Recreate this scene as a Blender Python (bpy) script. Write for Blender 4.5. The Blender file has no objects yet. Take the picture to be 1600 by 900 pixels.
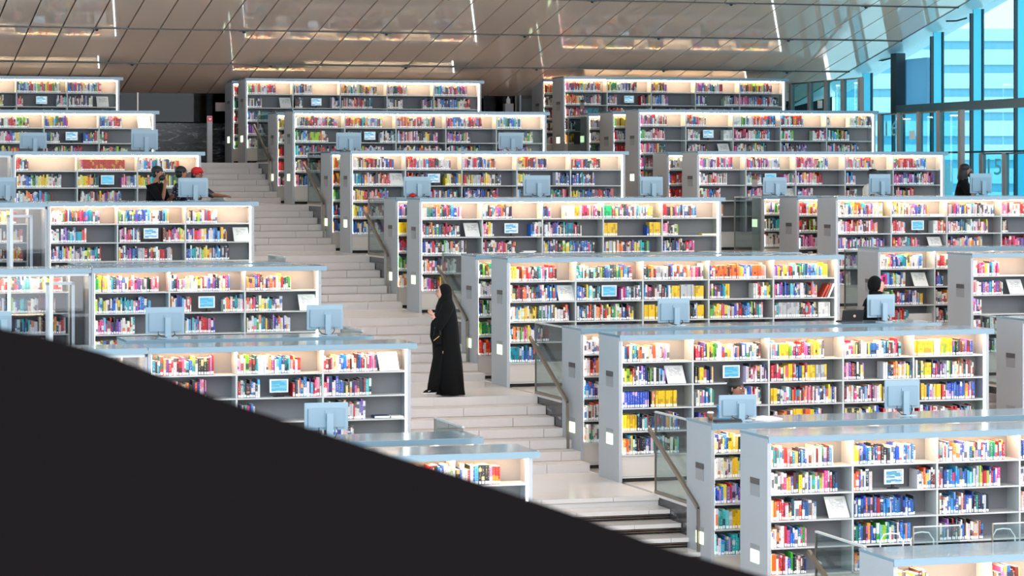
import bpy, bmesh, math, random
from mathutils import Vector, Matrix
R = random.Random(7)
S = 1.05                                   # final real-size factor
TH, FPX, HY = 0.2933, 4150.0, 276.0        # yaw of the rows, focal length in pixels (1600 wide), eye level row
SN, CS = math.sin(TH), math.cos(TH)
C = bpy.context.scene.collection
scene = bpy.context.scene

# ------------------------------------------------------------------ camera, world, exposure
cam_d = bpy.data.cameras.new('camera'); cam = bpy.data.objects.new('camera', cam_d); C.objects.link(cam)
cam.rotation_euler = (math.pi/2, 0, -TH)
cam_d.sensor_width = 36; cam_d.lens = FPX/1600*36
cam_d.shift_y = -(450-HY)/1600
cam_d.clip_end = 2000; cam_d.clip_start = .05
cam_d.dof.use_dof = True; cam_d.dof.focus_distance = 38; cam_d.dof.aperture_fstop = 11
scene.camera = cam
scene.view_settings.view_transform = 'Standard'; scene.view_settings.look = 'None'
scene.view_settings.gamma = 1; scene.view_settings.use_curve_mapping = False
scene.view_settings.exposure = 0.56
scene.cycles.use_denoising = True
scene.cycles.max_bounces = 8; scene.cycles.transparent_max_bounces = 16
scene.cycles.caustics_reflective = False; scene.cycles.caustics_refractive = False
scene.cycles.sample_clamp_indirect = 6
w = bpy.data.worlds.new('sky'); scene.world = w; w.use_nodes = True
bg = w.node_tree.nodes['Background']; bg.inputs[0].default_value = (.87, .935, 1.0, 1); bg.inputs[1].default_value = 3.0

# ------------------------------------------------------------------ helpers
def lin(c):
    return tuple((v/255/12.92 if v/255 <= .04045 else ((v/255+.055)/1.055)**2.4) for v in c[:3])
def cam_depth(X, Y): return X*SN + Y*CS
def atY(px, py, Y):
    "the point on the upright plane Y = const that the photo shows at (px, py)"
    t = (px-800)/FPX
    X = Y*(SN+t*CS)/(CS-t*SN); d = cam_depth(X, Y)
    return Vector((X, Y, -(py-HY)*d/FPX))
def atX(px, py, X):
    t = (px-800)/FPX
    Y = X*(CS-t*SN)/(SN+t*CS); d = cam_depth(X, Y)
    return Vector((X, Y, -(py-HY)*d/FPX))
def proj(X, Y, Z):
    d = cam_depth(X, Y); return 800+FPX*(X*CS-Y*SN)/d, HY-FPX*Z/d

MATS = {}
def mat(name, col, rough=.5, metal=0., spec=.5, emit=None, es=0., coat=0., noise=0., nscale=8., bump=0.):
    if name in MATS: return MATS[name]
    m = bpy.data.materials.new(name); m.use_nodes = True; nt = m.node_tree
    b = nt.nodes['Principled BSDF']; c = lin(col)
    b.inputs['Base Color'].default_value = (*c, 1); b.inputs['Roughness'].default_value = rough
    b.inputs['Metallic'].default_value = metal; b.inputs['Specular IOR Level'].default_value = spec
    b.inputs['Coat Weight'].default_value = coat
    if emit: b.inputs['Emission Color'].default_value = (*lin(emit), 1); b.inputs['Emission Strength'].default_value = es
    if noise or bump:
        tc = nt.nodes.new('ShaderNodeTexCoord'); n = nt.nodes.new('ShaderNodeTexNoise')
        n.inputs['Scale'].default_value = nscale; n.inputs['Detail'].default_value = 5
        nt.links.new(tc.outputs['Object'], n.inputs['Vector'])
        if noise:
            r = nt.nodes.new('ShaderNodeMapRange'); r.inputs['To Min'].default_value = 1-noise; r.inputs['To Max'].default_value = 1+noise
            nt.links.new(n.outputs['Fac'], r.inputs['Value'])
            v = nt.nodes.new('ShaderNodeVectorMath'); v.operation = 'SCALE'; v.inputs[0].default_value = c
            nt.links.new(r.outputs[0], v.inputs['Scale']); nt.links.new(v.outputs[0], b.inputs['Base Color'])
        if bump:
            bp = nt.nodes.new('ShaderNodeBump'); bp.inputs['Strength'].default_value = bump; bp.inputs['Distance'].default_value = .01
            nt.links.new(n.outputs['Fac'], bp.inputs['Height']); nt.links.new(bp.outputs[0], b.inputs['Normal'])
    MATS[name] = m; return m
def glass_mat(name, tint, refl=1.0, rough=.02, base=.04):
    m = bpy.data.materials.new(name); m.use_nodes = True; nt = m.node_tree; nt.nodes.clear()
    o = nt.nodes.new('ShaderNodeOutputMaterial'); t = nt.nodes.new('ShaderNodeBsdfTransparent'); g = nt.nodes.new('ShaderNodeBsdfGlossy')
    t.inputs[0].default_value = (*tint, 1); g.inputs['Roughness'].default_value = rough
    lw0 = nt.nodes.new('ShaderNodeLayerWeight'); lw = nt.nodes.new('ShaderNodeMath'); lw.operation = 'POWER'; lw.inputs[1].default_value = 5
    nt.links.new(lw0.outputs['Facing'], lw.inputs[0])
    ma = nt.nodes.new('ShaderNodeMath'); ma.operation = 'MULTIPLY_ADD'; ma.inputs[1].default_value = refl*.6; ma.inputs[2].default_value = base
    mx = nt.nodes.new('ShaderNodeMixShader')
    nt.links.new(lw.outputs[0], ma.inputs[0]); nt.links.new(ma.outputs[0], mx.inputs[0])
    nt.links.new(t.outputs[0], mx.inputs[1]); nt.links.new(g.outputs[0], mx.inputs[2]); nt.links.new(mx.outputs[0], o.inputs[0])
    MATS[name] = m; return m

# palette of the place
M_panel  = mat('satin_grey_panel', (164,166,171), .42, noise=.04, nscale=30)
M_shelf  = mat('white_steel', (184,185,184), .4)
M_back   = mat('felt_back', (114,114,117), .85, noise=.05, nscale=60)
M_plinth = mat('beige_plinth', (190,184,176), .6)
M_work   = mat('blue_lit_worktop', (116,142,157), .16, coat=.15)  # worktop with the blue light falling on it put into the base colour
M_led    = mat('led_strip', (255,250,240), .5, emit=(255,214,172), es=58)
M_ledu   = mat('led_strip_upper', (255,250,240), .5, emit=(255,216,172), es=36)
M_ledc   = mat('led_strip_white', (255,255,250), .5, emit=(240,250,240), es=7)
M_lamp   = mat('floor_lamp_lens', (250,255,235), .5, emit=(228,255,196), es=1.15)
M_plate  = mat('label_plate', (140,140,144), .35)
M_platd  = mat('label_plate_dark', (70,66,66), .4)
M_toe    = mat('dark_glass_block', (40,38,38), .15, noise=.2)
M_stone  = mat('pale_stone', (207,199,196), .38, noise=.07, nscale=3.0, bump=.05)
M_floor  = mat('polished_stone_floor', (208,203,200), .16, noise=.05, nscale=2.0)
M_riserd = mat('dark_gloss_riser', (30,26,26), .12)
M_slit   = mat('bronze_slit', (150,125,110), .3, metal=.8)
M_rail   = mat('brushed_bronze', (140,130,118), .32, metal=.9)
M_frame  = mat('white_frame', (205,210,214), .4)
M_bluepl = mat('pale_blue_plastic', (138,162,176), .35)
M_bluepl2= mat('pale_blue_plastic_inner', (126,150,166), .35)
M_black  = mat('black_rubber', (22,22,24), .5)
M_dark   = mat('charcoal_panel', (42,42,46), .4)
M_mull   = mat('dark_mullion', (34,48,56), .4)
M_fin    = mat('cyan_glass_fin', (90,205,228), .25)
M_beam   = mat('grey_beam', (70,96,104), .45)
M_post   = mat('brown_steel_post', (128,116,112), .45)
M_bpanel = mat('steel_blue_panel', (150,192,214), .3)
M_para   = mat('dark_parapet', (13,10,11), .9, spec=.03)
M_skin   = mat('skin', (150,98,74), .55)
M_skinl  = mat('skin_light', (205,150,125), .55)
M_cloth  = mat('black_cloth', (7,7,8), .9, spec=.2)
M_hair   = mat('dark_hair', (18,15,15), .6, noise=.3, nscale=60)
M_red    = mat('red_cloth', (190,20,32), .8)
M_blue   = mat('blue_cloth', (40,140,205), .8)
M_white  = mat('white_plastic', (232,232,230), .45)
M_gold   = mat('gold_trim', (200,160,80), .3, metal=.8)
M_brown  = mat('brown_card', (120,82,52), .6)
M_glass  = glass_mat('balustrade_glass', (.70,.78,.79), .8, .02, .04)
M_gdark  = glass_mat('dark_glass', (.22,.26,.28), .15, .03, .02)
M_gwin   = glass_mat('window_glass', (.50,.72,.79), .5, .02, .03)
M_gcab   = glass_mat('cabinet_glass', (.88,.9,.92), .5, .03, .04)
M_gteal  = glass_mat('teal_glass', (.62,.90,.94), .25, .03, .03)

def marble():
    m = bpy.data.materials.new('dark_marble'); m.use_nodes = True; nt = m.node_tree; b = nt.nodes['Principled BSDF']
    tc = nt.nodes.new('ShaderNodeTexCoord'); n = nt.nodes.new('ShaderNodeTexNoise'); n.inputs['Scale'].default_value = 3.4
    mp = nt.nodes.new('ShaderNodeMapping'); mp.inputs['Scale'].default_value = (.6,.6,2.2)
    n.inputs['Detail'].default_value = 10; n.inputs['Roughness'].default_value = .7; n.inputs['Distortion'].default_value = 1.6
    cr = nt.nodes.new('ShaderNodeValToRGB'); e = cr.color_ramp.elements
    e[0].position = .42; e[0].color = (.010,.010,.012,1); e[1].position = .72; e[1].color = (.50,.48,.50,1)
    x = e.new(.56); x.color = (.045,.044,.052,1)
    nt.links.new(tc.outputs['Object'], mp.inputs[0]); nt.links.new(mp.outputs[0], n.inputs[0])
    nt.links.new(n.outputs[0], cr.inputs[0]); nt.links.new(cr.outputs[0], b.inputs['Base Color']); b.inputs['Roughness'].default_value = .22
    MATS['dark_marble'] = m; return m
M_marble = marble()
def ceil_mat():
    m = mat('gloss_ceiling_panel', (250,222,204), .055, spec=.6, coat=.2)
    nt = m.node_tree; b = nt.nodes['Principled BSDF']
    oi = nt.nodes.new('ShaderNodeObjectInfo'); r = nt.nodes.new('ShaderNodeMapRange'); r.inputs['To Min'].default_value = .94; r.inputs['To Max'].default_value = 1.06
    v = nt.nodes.new('ShaderNodeVectorMath'); v.operation = 'SCALE'; v.inputs[0].default_value = lin((250,222,204))
    nt.links.new(oi.outputs['Random'], r.inputs[0]); nt.links.new(r.outputs[0], v.inputs['Scale']); nt.links.new(v.outputs[0], b.inputs['Base Color'])
    return m
M_ceil = ceil_mat()
def book_mat():
    m = bpy.data.materials.new('book_cover'); m.use_nodes = True; nt = m.node_tree; N = nt.nodes; L = nt.links
    b = N['Principled BSDF']; b.inputs['Roughness'].default_value = .42
    a = N.new('ShaderNodeAttribute'); a.attribute_name = 'bc'; a2 = N.new('ShaderNodeAttribute'); a2.attribute_name = 'bd'
    uv = N.new('ShaderNodeUVMap'); uv.uv_map = 'UVMap'; sp = N.new('ShaderNodeSeparateXYZ'); L.new(uv.outputs[0], sp.inputs[0])
    def mth(op, x, y):
        n = N.new('ShaderNodeMath'); n.operation = op
        for i, q in enumerate((x, y)):
            if isinstance(q, (int, float)): n.inputs[i].default_value = q
            elif q is not None: L.new(q, n.inputs[i])
        return n.outputs[0]
    u, v = sp.outputs[0], sp.outputs[1]; fu = mth('FRACT', u, None)
    # lettering on the spine: blotches stretched along it
    cx = N.new('ShaderNodeCombineXYZ'); L.new(mth('MULTIPLY', u, 2.3), cx.inputs[0]); L.new(mth('MULTIPLY', v, 9.), cx.inputs[1])
    no = N.new('ShaderNodeTexNoise'); no.inputs['Scale'].default_value = 1.5; no.inputs['Detail'].default_value = 3; L.new(cx.outputs[0], no.inputs[0])
    txt = mth('GREATER_THAN', no.outputs[0], .56)
    zone = mth('MULTIPLY', mth('GREATER_THAN', v, .30), mth('LESS_THAN', v, .93))
    mid = mth('MULTIPLY', mth('GREATER_THAN', fu, .25), mth('LESS_THAN', fu, .75))
    t = mth('MULTIPLY', mth('MULTIPLY', txt, zone), mid)
    # broad bands of the second colour
    c3 = N.new('ShaderNodeCombineXYZ'); L.new(mth('MULTIPLY', mth('FLOOR', u, None), 3.7), c3.inputs[0]); L.new(mth('MULTIPLY', v, 1.6), c3.inputs[1])
    n3 = N.new('ShaderNodeTexNoise'); n3.inputs['Scale'].default_value = 1.; n3.inputs['Detail'].default_value = 0; L.new(c3.outputs[0], n3.inputs[0])
    band = mth('MULTIPLY', mth('GREATER_THAN', n3.outputs[0], .60), mth('GREATER_THAN', v, .0))
    m0 = N.new('ShaderNodeMix'); m0.data_type = 'RGBA'; L.new(mth('MULTIPLY', band, .85), m0.inputs['Factor']); L.new(a.outputs['Color'], m0.inputs['A']); L.new(a2.outputs['Color'], m0.inputs['B'])
    m1 = N.new('ShaderNodeMix'); m1.data_type = 'RGBA'; L.new(mth('MULTIPLY', t, .7), m1.inputs['Factor']); L.new(m0.outputs['Result'], m1.inputs['A']); L.new(a2.outputs['Color'], m1.inputs['B'])
    lab = mth('MULTIPLY', mth('GREATER_THAN', v, .035), mth('LESS_THAN', v, .185))
    lab = mth('MULTIPLY', lab, mth('MULTIPLY', mth('GREATER_THAN', fu, .12), mth('LESS_THAN', fu, .88)))
    m2 = N.new('ShaderNodeMix'); m2.data_type = 'RGBA'; L.new(lab, m2.inputs['Factor']); L.new(m1.outputs['Result'], m2.inputs['A']); m2.inputs['B'].default_value = (.86,.86,.84,1)
    L.new(m2.outputs['Result'], b.inputs['Base Color'])
    return m
M_book = book_mat()
def blind_mat():
    m = bpy.data.materials.new('translucent_blind'); m.use_nodes = True; nt = m.node_tree; nt.nodes.clear(); o = nt.nodes.new('ShaderNodeOutputMaterial')
    t = nt.nodes.new('ShaderNodeBsdfTranslucent'); d = nt.nodes.new('ShaderNodeBsdfDiffuse'); x = nt.nodes.new('ShaderNodeMixShader'); x.inputs[0].default_value = .35
    t.inputs[0].default_value = (*lin((176,206,222)),1); d.inputs[0].default_value = (*lin((170,200,220)),1)
    nt.links.new(t.outputs[0], x.inputs[1]); nt.links.new(d.outputs[0], x.inputs[2]); nt.links.new(x.outputs[0], o.inputs[0]); return m
M_blind = blind_mat()
def paper_mat():
    m = bpy.data.materials.new('printed_sheet'); m.use_nodes = True; nt = m.node_tree; N = nt.nodes; L = nt.links
    b = N['Principled BSDF']; b.inputs['Roughness'].default_value = .6
    tc = N.new('ShaderNodeTexCoord'); sp = N.new('ShaderNodeSeparateXYZ'); L.new(tc.outputs['Generated'], sp.inputs[0])
    wv = N.new('ShaderNodeTexWave'); wv.bands_direction = 'Z'; wv.inputs['Scale'].default_value = 5.0; L.new(tc.outputs['Generated'], wv.inputs[0])
    no = N.new('ShaderNodeTexNoise'); no.inputs['Scale'].default_value = 9; L.new(tc.outputs['Generated'], no.inputs[0])
    def mth(op, x, y):
        n = N.new('ShaderNodeMath'); n.operation = op
        for i, q in enumerate((x, y)):
            if isinstance(q, (int, float)): n.inputs[i].default_value = q
            else: L.new(q, n.inputs[i])
        return n.outputs[0]
    z = sp.outputs[2]; x = sp.outputs[0]
    f = mth('MULTIPLY', mth('GREATER_THAN', wv.outputs[1], .62), mth('GREATER_THAN', no.outputs[0], .47))
    f = mth('MULTIPLY', f, mth('MULTIPLY', mth('GREATER_THAN', z, .45), mth('LESS_THAN', z, .88)))
    f = mth('MULTIPLY', f, mth('MULTIPLY', mth('GREATER_THAN', x, .2), mth('LESS_THAN', x, .85)))
    mx = N.new('ShaderNodeMix'); mx.data_type = 'RGBA'; L.new(mth('MULTIPLY', f, .7), mx.inputs['Factor'])
    mx.inputs['A'].default_value = (.72,.70,.66,1); mx.inputs['B'].default_value = (.09,.09,.10,1)
    L.new(mx.outputs['Result'], b.inputs['Base Color']); return m
M_paper = paper_mat()
def screen_mat(i, a, bcol):
    m = bpy.data.materials.new('lit_display_%s' % i); m.use_nodes = True; nt = m.node_tree; N = nt.nodes; L = nt.links
    b = N['Principled BSDF']; b.inputs['Base Color'].default_value = (.02,.02,.02,1); b.inputs['Roughness'].default_value = .3
    tc = N.new('ShaderNodeTexCoord'); mp = N.new('ShaderNodeMapping'); mp.inputs['Scale'].default_value = (3,1,7); L.new(tc.outputs['Generated'], mp.inputs[0])
    v = N.new('ShaderNodeTexVoronoi'); v.distance = 'CHEBYCHEV'; v.inputs['Scale'].default_value = 1.0; v.inputs['Randomness'].default_value = .6; L.new(mp.outputs[0], v.inputs[0])
    cr = N.new('ShaderNodeValToRGB'); e = cr.color_ramp.elements; e[0].color = (*lin(a),1); e[0].position = .45; e[1].color = (*lin(bcol),1); e[1].position = .6
    L.new(v.outputs['Color'], cr.inputs[0]); L.new(cr.outputs[0], b.inputs['Emission Color']); b.inputs['Emission Strength'].default_value = .62
    return m
M_scr = [screen_mat('blue', (70,190,235), (120,215,245)), screen_mat('pale', (80,180,225), (235,245,250))]

class MB:
    def __init__(s): s.v, s.f, s.m, s.ms = [], [], [], []
    def mi(s, m):
        if m not in s.ms: s.ms.append(m)
        return s.ms.index(m)
    def poly(s, pts, faces, m):
        o = len(s.v); s.v += [tuple(p) for p in pts]; i = s.mi(m)
        for f in faces: s.f.append([o+q for q in f]); s.m.append(i)
    def box(s, x0, x1, y0, y1, z0, z1, m):
        s.poly([(x0,y0,z0),(x1,y0,z0),(x1,y1,z0),(x0,y1,z0),(x0,y0,z1),(x1,y0,z1),(x1,y1,z1),(x0,y1,z1)],
               [(0,3,2,1),(4,5,6,7),(0,1,5,4),(1,2,6,5),(2,3,7,6),(3,0,4,7)], m)
    def bar(s, a, b, wx, wy, m, up=(0,0,1)):
        a, b = Vector(a), Vector(b); d = (b-a).normalized(); u = Vector(up)
        if abs(d.dot(u)) > .98: u = Vector((0,1,0))
        p = d.cross(u).normalized()*wx/2; q = p.cross(d).normalized()*wy/2
        s.poly([a-p-q, a+p-q, a+p+q, a-p+q, b-p-q, b+p-q, b+p+q, b-p+q], [(0,1,2,3),(7,6,5,4),(0,4,5,1),(1,5,6,2),(2,6,7,3),(3,7,4,0)], m)
    def tube(s, pts, r, m, n=6):
        pts = [Vector(p) for p in pts]; o = len(s.v); i = s.mi(m); rr = r if isinstance(r, (list, tuple)) else [r]*len(pts)
        for k, p in enumerate(pts):
            d = (pts[min(k+1, len(pts)-1)]-pts[max(k-1, 0)]).normalized(); u = Vector((0,0,1)) if abs(d.z) < .95 else Vector((0,1,0))
            a = d.cross(u).normalized(); b = a.cross(d)
            for j in range(n):
                t = 2*math.pi*j/n; s.v.append(tuple(p+(a*math.cos(t)+b*math.sin(t))*rr[k]))
        for k in range(len(pts)-1):
            for j in range(n):
                s.f.append([o+k*n+j, o+k*n+(j+1)%n, o+(k+1)*n+(j+1)%n, o+(k+1)*n+j]); s.m.append(i)
        s.f.append([o+j for j in range(n)][::-1]); s.m.append(i)
        s.f.append([o+(len(pts)-1)*n+j for j in range(n)]); s.m.append(i)
    def loft(s, rings, m, n=16):
        "rings: (cx, cy, z, rx, ry)"
        o = len(s.v); i = s.mi(m)
        for k, (cx, cy, z, rx, ry) in enumerate(rings):
            for j in range(n):
                t = 2*math.pi*j/n; s.v.append((cx+rx*math.cos(t), cy+ry*math.sin(t), z))
        for k in range(len(rings)-1):
            for j in range(n): s.f.append([o+k*n+j, o+k*n+(j+1)%n, o+(k+1)*n+(j+1)%n, o+(k+1)*n+j]); s.m.append(i)
        s.f.append([o+j for j in range(n)][::-1]); s.m.append(i)
        s.f.append([o+(len(rings)-1)*n+j for j in range(n)]); s.m.append(i)
    def ball(s, c, r, m, n=10, k=7):
        r = r if isinstance(r, (tuple, list)) else (r, r, r)
        s.loft([(c[0], c[1], c[2]-r[2]*math.cos(math.pi*(q+.02)/(k-1+.04)), r[0]*math.sin(math.pi*(q+.02)/(k-1+.04)), r[1]*math.sin(math.pi*(q+.02)/(k-1+.04))) for q in range(k)], m, n)
    def mesh(s, name, smooth=False):
        me = bpy.data.meshes.new(name); me.from_pydata(s.v, [], s.f)
        for m in s.ms: me.materials.append(m)
        me.polygons.foreach_set('material_index', s.m)
        if smooth: me.polygons.foreach_set('use_smooth', [True]*len(s.f))
        me.update(); return me
    def obj(s, name, parent=None, loc=(0,0,0), smooth=False):
        return link(name, s.mesh(name, smooth), parent, loc)
def link(name, data, parent=None, loc=(0,0,0)):
    o = bpy.data.objects.new(name, data); C.objects.link(o); o.location = loc
    if parent: o.parent = parent
    return o
def thing(name, label, cat, loc=(0,0,0), rz=0, group=None):
    o = link(name, None, None, loc); o.rotation_euler = (0,0,rz); return tag(o, label, cat, group)
def tag(o, label, cat, group=None):
    o['label'] = label; o['category'] = cat
    if group: o['group'] = group
    return o
def struct(name, loc=(0,0,0)):
    o = link(name, None, None, loc); o['kind'] = 'structure'; return o
BOXES = {}
def bx(name, parent, x0, x1, y0, y1, z0, z1, m, bevel=0, origin=None):
    "a box as an object of its own; alike boxes share one mesh"
    dx, dy, dz = round(x1-x0, 3), round(y1-y0, 3), round(z1-z0, 3); key = (dx, dy, dz, m.name, bevel)
    if key not in BOXES:
        b = MB(); b.box(0, dx, 0, dy, 0, dz, m); me = b.mesh(name)
        if bevel:
            q = bmesh.new(); q.from_mesh(me); bmesh.ops.bevel(q, geom=q.edges[:], offset=bevel, segments=2, affect='EDGES', profile=.5); q.to_mesh(me); q.free()
        BOXES[key] = me
    o = link(name, BOXES[key], parent)
    p = Vector((x0, y0, z0))
    if parent: p -= parent.location if origin is None else Vector(origin)
    o.location = p; return o

# ------------------------------------------------------------------ tiers
Y0, PIT, Z0, RISE, H = 41.947, 4.9545, -.346, .8394, 1.879
def TY(k): return Y0+PIT*k
def ZT(k): return Z0+RISE*k          # worktop level
def ZF(k): return ZT(k)-H            # floor level
KS = range(-5, 4)
DEP, BACKO = .80, 1.62               # case depth, offset of the rear row
XA, XB = 8.37, 11.12                 # main stairs between these
XC, XD = 16.42, 18.05                # second stairs
XW = 25.55

# floors and stairs
for k in KS:
    ya = TY(k-1)+BACKO+DEP+.02; yb = TY(k)+BACKO+DEP+.02
    if k == 3: yb = 61.2
    for (x0, x1) in ((-6, XA), (XB+.06, XC), (XD+.06, XW+1.2)):
        o = bx('floor', None, x0, x1, ya, yb, ZF(k)-1.1, ZF(k), M_floor); o['kind'] = 'structure'
    for (x0, x1) in ((XA, XB), (XC, XD)):
        yl0, yl1 = TY(k)-1.42, TY(k)+1.22
        if k == 3: yl1 = 61.2
        o = bx('floor', None, x0, x1, yl0, yl1, ZF(k)-.9, ZF(k), M_floor); o['kind'] = 'structure'
        if k == 3: continue
        st = struct('staircase', (x0, yl1, ZF(k)))
        dark = (k == -3)
        for i in range(7 if not dark else 7):
            z1 = ZF(k)+RISE/7*(i+1); z0 = z1-RISE/7; y0 = yl1+.385*i; y1 = y0+.385+(0 if i < 6 else .0)
            if i == 6: y1 = TY(k+1)-1.42; y1 = max(y1, y0+.02)
            y1 = y0+.40 if i < 6 else y0+.03
            n = 3; off = .35 if i % 2 else 0
            xs = [x0] + [x0+(x1-x0)*(q+off+.35)/n for q in range(n) if (q+off+.35)/n < .93] + [x1]
            if dark:
                for a, b in zip(xs, xs[1:]):
                    bx('tread', st, a+.003, b-.003, y0-.03, y1, z1-.05, z1, M_floor)
                bx('riser', st, x0, x1, y0+.03, y1, z0, z1-.05, M_riserd)
                for q in (.3, .68): bx('riser_strip', st, x0, x1, y0+.02, y0+.03, z0+(RISE/7-.05)*q, z0+(RISE/7-.05)*q+.006, M_slit)
            else:
                for a, b in zip(xs, xs[1:]):
                    bx('stone_slab', st, a+.003, b-.003, y0, y1, z0+.004, z1, M_stone)
        bx('stair_core', st, x0, x1, yl1+.42, TY(k+1)-1.42, ZF(k)-.5, ZF(k)+.02, M_stone)
o = bx('floor', None, -20, 30, -8, TY(-6)+BACKO+DEP, ZF(-6)-.4, ZF(-6), M_floor); o['kind'] = 'structure'

# balustrades, marble cheeks and handrails beside the stairs
TN = {3:'top', 2:'second', 1:'third', 0:'fourth', -1:'fifth', -2:'sixth', -3:'seventh', -4:'eighth', -5:'ninth'}
def balustrade(X, k, right, where):
    ya, yb = TY(k-1)+BACKO+DEP+.03, TY(k)-1.27
    z = ZF(k); s = .02
    m = struct('marble_cheek', (X, ya, z))
    bx('marble_panel', m, X+(.005 if right else -.05), X+(.05 if right else -.005), ya, yb+.05, z-RISE-.05, z-.02, M_marble)
    bx('coping', m, X-.01 if right else X-.06, X+.06 if right else X+.01, ya, yb+.05, z-.02, z+.012, M_stone)
    t = thing('glass_balustrade', 'glass balustrade at %s, rising to the %s tier%s' % (where, TN[k], ' from top' if k < 3 else ''), 'balustrade', (X, ya, z+.012))
    bx('glass_panel', t, X+.015, X+.027, ya, yb, z+.02, z+1.0, M_glass)
    bx('top_rail', t, X+.005, X+.037, ya, yb+.01, z+1.0, z+1.02, M_shelf)
    bx('end_post', t, X+.01, X+.032, yb, yb+.02, z+.0, z+1.0, M_rail)
    bx('bottom_channel', t, X+.0, X+.045, ya, yb, z+.012, z+.045, M_rail)
def handrail(X, k, where, side):
    # k: the upper tier of the flight
    b = MB(); zl = ZF(k-1)
    p = [(X, TY(k)-1.25, ZF(k)+.80), (X, TY(k-1)+2.06, zl+.90), (X, TY(k-1)+2.0, zl+.86), (X, TY(k-1)+1.98, zl+.04)]
    t = thing('handrail', 'bronze handrail on %s up to the %s tier%s' % (where, TN[k], '' if k == 3 else ' from the top'), 'handrail', (X, TY(k-1)+1.98, zl+.04))
    b.bar(p[0], p[1], .035, .05, M_rail); b.bar(p[1], p[2], .035, .05, M_rail); b.bar(p[2], p[3], .035, .045, M_rail)
    o = b.obj('rail', t, -t.location)
    for f in (.08, .62):
        q = Vector(p[0]).lerp(Vector(p[1]), f)
        c = MB(); c.bar(q, q+Vector((.09*side, 0, -.05)), .02, .02, M_shelf); c.obj('bracket', t, -t.location)
for k in range(-3, 4):
    balustrade(XB, k, True, 'right edge of main stairs'); balustrade(XA-.06, k, False, 'left edge of main stairs')
    handrail(XB-.06, k, 'the main stairs', 1)
for k in range(-3, 4):
    balustrade(XD, k, True, 'the narrow second stairs')

# ------------------------------------------------------------------ bookcases
OFFS = [.067, .344, .638, .932, 1.230, 1.528]     # shelf undersides/levels below the worktop
BOOKS = []
PAL = {'w':[(238,234,226),(225,222,214),(246,244,240),(214,206,192),(228,222,232)], 'p':[(238,120,165),(226,60,130),(246,178,190),(205,90,160),(240,150,150)],
 'r':[(205,28,42),(170,24,36),(228,60,56),(190,16,60)], 'o':[(242,120,44),(246,150,80),(232,90,50),(240,178,110)], 'y':[(248,205,20),(240,215,80),(226,196,40),(244,230,140)],
 'g':[(70,160,70),(120,186,60),(30,120,80),(160,200,70),(40,140,110)], 't':[(24,150,160),(50,180,190),(16,110,130),(110,200,205)],
 'b':[(32,90,190),(40,130,215),(24,50,120),(90,170,220),(18,100,160),(60,80,170)], 'd':[(26,30,38),(34,40,60),(50,44,46),(20,24,26),(40,58,70)],
 'n':[(120,22,32),(92,26,30),(140,44,36),(104,60,40)], 'v':[(120,70,160),(90,60,140),(180,140,205),(150,90,170)], 's':[(190,192,196),(165,168,172),(205,206,208)]}
UNI = {'Y':((250,206,8),(190,150,10)), 'G':((22,205,130),(16,150,100)), 'L':((176,214,20),(90,130,20)), 'R':((186,14,44),(205,160,60)), 'O':((250,110,30),(40,36,40)),
 'B':((40,84,190),(236,190,225)), 'D':((28,24,24),(220,205,150)), 'S':((196,196,198),(150,150,156)), 'T':((20,140,160),(10,90,110)), 'W':((238,236,230),(190,190,188))}
MIXL = 'wwwwwwbbtprroygdddvns'
def fill(case, shelf, bay, x0, x1, zs, hmax, pal, yf, side=1, wscale=1.0):
    x = x0; L = x1-x0; uni_h = None; n = 0; lastc = None
    while x < x1-.012:
        f = (x-x0)/max(L, .01)
        ch = pal[min(int((f+R.uniform(-.06, .06))*len(pal)), len(pal)-1)] if f < .999 else pal[-1]
        if f < .02: ch = pal[0]
        if ch in UNI:
            if ch != lastc: uni_h = R.uniform(.8, .92)*hmax
            wd = .034*wscale; h = uni_h; c, c2 = UNI[ch]; dp = .2; lean = 0
        else:
            if (ch == 'm') or R.random() < .3: ch2 = R.choice(MIXL)
            else: ch2 = ch
            c = R.choice(PAL[ch2]); c = tuple(max(0, min(255, v+R.randint(-12, 12))) for v in c)
            c2 = R.choice([(240,238,232), (240,238,232), (24,24,30), R.choice(PAL[R.choice('ybrtop')])])
            if sum(c) > 600: c2 = R.choice([(30,34,60), (180,30,40), (30,90,160), (60,60,64), (220,120,60)])
            wd = R.choice([.016, .02, .022, .026, .03, .034, .042])*wscale; h = R.choice([.70, .76, .80, .83, .86, .9, .96])*hmax*R.uniform(.97, 1.03); dp = R.uniform(.17, .225)
            lean = 0
        lastc = ch
        wd = min(wd, max(x1-x, .014)); n += 1
        BOOKS.append(dict(x=x, w=wd*.965, h=h, d=dp, z=zs, y=yf+R.uniform(.0, .018), c=c, c2=c2, case=case, shelf=shelf, bay=bay, n=n, u=R.randint(0, 9999)))
        x += wd
CASES = {}
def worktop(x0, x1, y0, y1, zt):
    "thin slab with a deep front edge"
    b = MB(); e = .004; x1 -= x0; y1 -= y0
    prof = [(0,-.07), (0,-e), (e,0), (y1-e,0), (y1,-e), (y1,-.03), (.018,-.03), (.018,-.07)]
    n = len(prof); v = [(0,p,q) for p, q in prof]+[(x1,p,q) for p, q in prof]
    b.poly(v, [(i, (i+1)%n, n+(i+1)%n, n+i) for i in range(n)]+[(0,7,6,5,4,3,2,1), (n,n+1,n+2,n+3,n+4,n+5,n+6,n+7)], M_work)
    return b.obj('worktop', None, (x0, y0, zt))
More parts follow.
